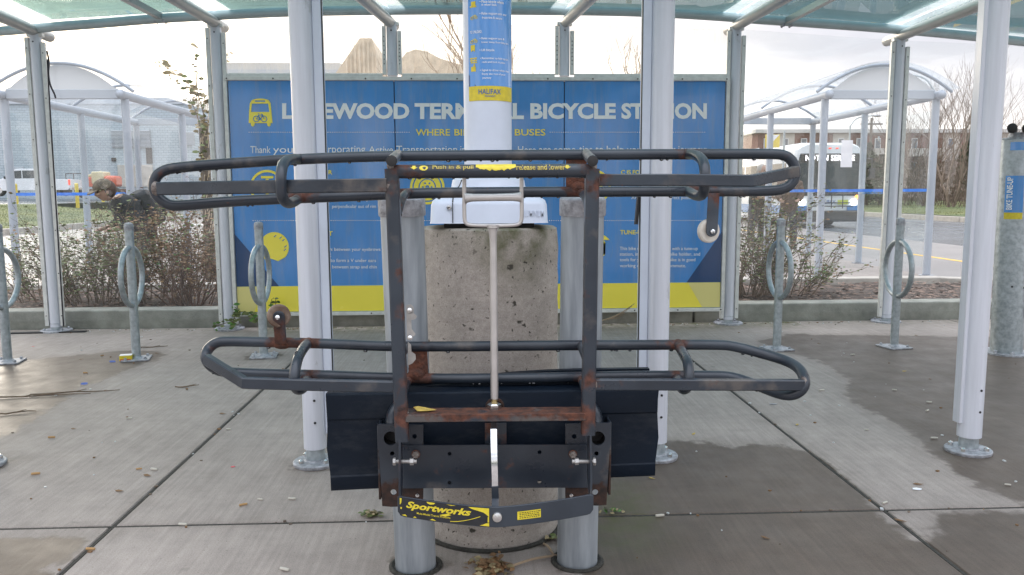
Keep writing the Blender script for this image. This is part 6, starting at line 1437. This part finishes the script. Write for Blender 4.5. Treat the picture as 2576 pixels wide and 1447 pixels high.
    for sd in (-1, 1): m = MB(); m.ball(W(.03*sd+.06, .115*sd, .045), .06, 10, 6, (2.1, .8, .75)) if abs(math.cos(face)) > .7 else m.ball(W(.03*sd+.06, .115*sd, .045), .06, 10, 6, (.8, 2.1, .75)); m.build('shoe', 'black', t)
    if pack:
        bk = MB(); c = W(ln(.33)-.24*math.cos(lean), 0, lz(.33)+.24*math.sin(lean)*.7); mm = q @ Matrix.Rotation(lean, 3, 'Y'); bk.box(c, (.2*s_, .32*s_, .46*s_), m=mm); b1 = bk.build('backpack', 'backpack', t, bevel=.05)
        pk = MB(); pk.box(c+mm @ Vector((-.12, 0, -.06))*s_, (.06, .24, .24), m=mm); pk.build('pocket', 'jacket', b1, bevel=.03)
    return t
p = P(285, 480, 10.3); person((p.x+.36, 10.3, 0), PI+.75, .52, 'person in camouflage cap and dark jacket with backpack, stooping behind the left shrubs', 'jacket', True, True, 1.0, .66)
p = P(1906, 480, 17); person((p.x, 17, 0), -1.2, .05, 'grey haired person in a dark coat standing behind the right shrub', 'jacket', False, False, 1.02)
p = P(1986, 480, 16.5); person((p.x, 16.5, 0), -1.9, .1, 'person in brown jacket standing behind the bar end, near the bus headlight', 'jacket_brown', False, False, .95)

# ------------------------------------------------------------------ litter on the pavement
def on(x, y): p = G(x, y); return Vector((p.x, p.y, .001))
p = on(318, 908); pk = thing('cigarette_packet', p, 'crushed yellow and white cigarette packet by the foot of a bike rack', 'packet')
m = MB(); m.box(p+Vector((0, 0, .022)), (.085, .055, .040), rz=.25); m.build('box', 'sticker_yellow', pk, bevel=.004); m = MB(); m.box(p+Vector((0, 0, .0435)), (.080, .05, .004), rz=.25); m.build('lid', 'paper', pk); m = MB(); m.box(p+Vector((.006, -.0285, .012)), (.07, .004, .012), rz=.25); m.build('red_band', 'pack_red', pk)
BUTT_AT = ['on the dry paving right of the leftmost pole foot', 'on the dry paving between the left joint and the leftmost pole foot', 'just left of the diagonal left joint', 'lying on the cross joint at the left', 'left of the left pipe bollard, behind the cross joint', 'close to the bumper, left of the left pipe bollard', 'at the bottom edge, left of the left pipe bollard', 'on the footing edge beside the left pipe bollard', 'on the paving below the end of the lower left tray', 'beside the right diagonal joint, on its dry side', 'on the wet patch, nearer of two left of the far right pole', 'on the wet patch, farther of two left of the far right pole', 'at the crossing of the right joints', 'on the wet patch below the far right pole foot', 'near the wet edge left of the far right pole foot', 'on the dry tongue beside the wet patch', 'on the wet patch in front of a bike rack foot', 'just below the cross joint, right of the right pipe bollard', 'at the lower left, below the cross joint', 'near the left joint, the longest one there', 'on the left wet patch behind the yellow packet', 'on the left wet patch beside the blue wrapper', 'by the wet edge, under the right end of the lower tray', 'on the dry paving between the left joint and the left pole foot', 'on the dry paving just outside the left wet patch']
butts = [(90, 1195, 1), (325, 1055, 0), (388, 1184, 0), (460, 1323, 0), (655, 1259, 0), (735, 1258, 0), (716, 1437, 0), (1410, 1275, 2), (575, 1082, 0), (2180, 1083, 0), (2337, 1014, 0), (2333, 1035, 0), (2226, 1268, 0), (2535, 1222, 0), (2350, 1105, 0), (2250, 983, 0), (2145, 894, 0), (1660, 1301, 0), (228, 1385, 1), (350, 1182, 1), (257, 896, 1), (215, 940, 1), (2067, 984, 0), (612, 1273, 1), (130, 1103, 1)]
pb_ = None
for k, (x, y, c) in enumerate(butts):
    p = on(x, y)
    mats = ['butt_white', 'butt_tan', 'butt_white']
    near = 'at the left' if x < 600 else 'at the right' if x > 1700 else 'near the middle'
    m = MB(); m.tube([(-.013, 0, .0045), (.004, 0, .005), (.013, .001, .0042)], [.004, .0042, .0036], 8); t = m.build('cigarette_butt', mats[c]); t.location = p; t.rotation_euler = (0, 0, rnd.uniform(-.6, .6)); t.scale = (rnd.uniform(.8, 1.3),)*3
    tag(t, ('pale' if c != 1 else 'tan')+' cigarette butt '+BUTT_AT[k], 'cigarette butt', 'cigarette butts on the paving')
LEAF_AT = ['behind the left pole foot', 'beside the bumper, left of the left bollard', 'under the bend of the lower left tray', 'behind the rack, left of the left pole', 'right of the diagonal right joint', 'at the edge of the middle wet patch', 'beside the right pole foot', 'under the right end of the lower tray', 'on the dry strip below the left wet patch', 'in the left wet patch near the bike rack', 'on the dry paving left of the diagonal left joint', 'near the crossing of the left joints', 'below the lower left tray, by the joint', 'left of the yellow packet on the wet patch', 'behind the yellow packet', 'on the dry paving in front of a bike rack foot', 'in front of the concrete footing', 'near the right bike rack by the wall', 'left of the right bike rack, near the wall', 'at the bottom right corner of the paving', 'on the wet paving right of the bumper', 'on the dry tongue near the right joint', 'just below the right cross joint', 'on the wet patch left of the far right pole', 'on the wet slab at the bottom, right of the bollards']
lvs = [(765, 1057, 0), (1000, 1063, 0), (607, 975, 1), (1055, 883, 0), (2005, 1070, 1), (1745, 1093, 1), (1640, 1205, 1), (2275, 935, 1), (185, 1080, 0), (205, 905, 0), (370, 1198, 0), (300, 1237, 0), (560, 1042, 0), (265, 983, 0), (395, 890, 0), (470, 980, 0), (1310, 1245, 0), (2305, 845, 0), (2060, 865, 0), (2190, 1480, 0), (1640, 1170, 0), (2310, 1220, 0), (2265, 1312, 0), (2340, 955, 0), (1925, 1355, 0)]
lm0 = None
for k, (x, y, c) in enumerate(lvs):
    m = MB(); s_ = rnd.uniform(.014, .024); pts = [(-1, 0, .1), (-.4, .34, .25), (.4, .3, .12), (1, 0, .3), (.4, -.32, .2), (-.4, -.3, .05)]; m.prism([Vector((a*s_, b*s_, z*s_*.6+.001)) for a, b, z in pts], (0, 0, .0007))
    t = m.build('dead_leaf', 'leaf_yellow' if c else 'leaf_dry', smooth=0); t.location = on(x, y); t.rotation_euler = (0, 0, rnd.uniform(0, 6.28))
    tag(t, 'small %s dead leaf ' % ('yellow' if c else 'brown')+LEAF_AT[k], 'leaf', 'dead leaves on the paving')
for k, (x, y, L_, a, lab) in enumerate(((60, 1000, .75, .12, 'long thin twig on the wet patch at the left edge'), (190, 990, .5, .16, 'forked twig on the wet patch beside the long one'), (35, 1042, .22, .4, 'short dark twig at the left edge of the wet patch'), (384, 875, .22, .35, 'thin twig behind the yellow packet'), (470, 975, .14, .3, 'fine brown twig on the dry paving left of the rack'))):
    p = on(x, y); m = MB(); d = Vector((math.cos(a), math.sin(a), 0)); pts = [p+d*(L_*(k2/6-.5))+Vector((0, rnd.uniform(-.008, .008), .005+rnd.uniform(0, .006))) for k2 in range(7)]; m.tube(pts, [.0035, .004, .0045, .004, .0035, .003, .002], 6)
    m.tube([pts[3], pts[3]+Vector((.05, .03, .008))], [.003, .0015], 5); tag(m.build('twig', 'twig', smooth=60), lab, 'twig', 'twigs on the paving')
# sticks by the right bollard and behind
m = MB(); m.tube(smooth_path([on(1290, 1428)+Vector((0, 0, .006)), on(1340, 1415)+Vector((0, 0, .012)), on(1400, 1402)+Vector((0, 0, .006))], .02), .0045, 6); tag(m.build('twig', 'bark_warm'), 'reddish stick lying against the right pipe bollard', 'twig')
m = MB(); m.tube(smooth_path([on(1368, 1372)+Vector((0, 0, .005)), on(1380, 1382)+Vector((0, 0, .01)), on(1392, 1400)+Vector((0, 0, .006))], .02), .004, 6); tag(m.build('twig', 'bark_warm'), 'short hooked stick by the round concrete footing', 'twig')
m = MB()
for k in range(7): a = on(1500+k*3, 812); m.tube(smooth_path([P(1490+k*8, 812-k*1.5, YW-.18), P(1520+k*6, 804-k*2, YW-.16), P(1560+k*6, 800-k*6, YW-.14)], .05), .0025, 5)
tag(m.build('dry_stems', 'bark_warm'), 'dry grass stems lying along the foot of the board, right side', 'stems', kind='stuff')
# weeds
def weed(loc, n, s_, lab, seed, mat='leaf'):
    r_ = random.Random(seed); t = thing('weed', loc, lab, 'weed'); m = MB(); m2 = MB(); L = Vector(loc)
    for _ in range(n): a = r_.uniform(0, 6.28); q = L+Vector((math.cos(a)*s_*r_.random()*1.5, math.sin(a)*s_*r_.random()*.7, r_.random()*s_*.5+.004)); leafshape(m if r_.random() < .6 else m2, q, r_.uniform(.007, .016), Matrix.Rotation(r_.uniform(0, 6.3), 3, 'Z') @ Matrix.Rotation(r_.uniform(-.8, .8), 3, 'X'))
    m.build('foliage', mat, t, smooth=0); m2.build('dry_foliage', 'leaf_tan', t, smooth=0) if m2.f else None
weed(on(930, 1300), 60, .035, 'tuft of green weed in the joint left of the left bollard', 1); weed(on(1540, 1292), 22, .03, 'small weed in the joint right of the right bollard', 2, 'leaf_bright'); weed(on(1392, 1360), 20, .02, 'tiny moss weed at the edge of the concrete footing', 3)
# heap of dead leaves in front of the footing
m = [MB(), MB()]; r8 = random.Random(2); c = on(1236, 1432)
for _ in range(240):
    q = c+Vector((r8.gauss(0, .028), r8.gauss(0, .03), abs(r8.gauss(0, .010))+.002)); leafshape(m[r8.random() < .35], q, r8.uniform(.008, .018), Matrix.Rotation(r8.uniform(0, 6.3), 3, 'Z') @ Matrix.Rotation(r8.uniform(-.9, .9), 3, 'X'))
hp = thing('leaf_heap', c, 'heap of dead brown leaves in front of the round concrete footing', 'leaf heap'); m[0].build('dark_leaves', 'leaf_dry', hp, smooth=0)['kind'] = 'stuff'; m[1].build('tan_leaves', 'leaf_tan', hp, smooth=0)['kind'] = 'stuff'
for (x, y, mt, lab) in ((213, 968, 'litter_blue', 'torn blue and white wrapper on the wet patch'), (283, 912, 'litter_blue', 'small blue wrapper left of the yellow packet'), (83, 873, 'litter_red', 'scrap of red plastic near the left wall post'), (586, 1176, 'litter_red', 'tiny red scrap on the paving beside the left joint'), (2307, 1232, 'paper', 'flat pale gum spot near the right joint'), (1945, 1018, 'galv_cap', 'grey flattened spot right of the rack')):
    p = on(x, y); m = MB(); s_ = .022 if mt != 'litter_red' else .011; m.prism([p+Vector((s_*math.cos(t)*rnd.uniform(.7, 1.2), s_*.55*math.sin(t)*rnd.uniform(.7, 1.2), .002+(.008 if mt == 'litter_blue' and math.sin(t) > .3 else 0))) for t in [2*PI*k/9 for k in range(9)]], (0, 0, .001)); tag(m.build('litter_scrap', mt, smooth=0), lab, 'litter')
# grit: glass crumbs and tiny bits
m = [MB(), MB(), MB()]; r9 = random.Random(14)
for _ in range(480):
    k = r9.random()
    if k < .45: x = r9.uniform(-4, 4.3); p = Vector((x, YW+.02-abs(r9.gauss(0, .05)), 0))
    elif k < .6: p = Vector((r9.choice(JXS)+r9.gauss(0, .012), r9.uniform(2, 7), 0)) if r9.random() < .5 else Vector((r9.uniform(-4, 4), YJ+r9.gauss(0, .012), 0))
    else: p = Vector((r9.uniform(-4.2, 4.4), 2.0+5*r9.random()**1.2, 0))
    s_ = r9.uniform(.0018, .0055); mm = m[0] if r9.random() < .45 else m[1] if r9.random() < .5 else m[2]; mm.box(p+Vector((0, 0, s_*.5)), (s_*2*r9.uniform(.6, 1.6), s_*2, s_), rz=r9.uniform(0, 3))
for mm, mt, lab in zip(m, ('glass_grit', 'leaf_dry', 'bark'), ('white crumbs of broken glass and grit scattered over the paving', 'brown crumbs of leaf scattered over the paving', 'dark crumbs scattered over the paving')): tag(mm.build('grit', mt, smooth=0, recalc=False), lab, 'grit', kind='stuff')
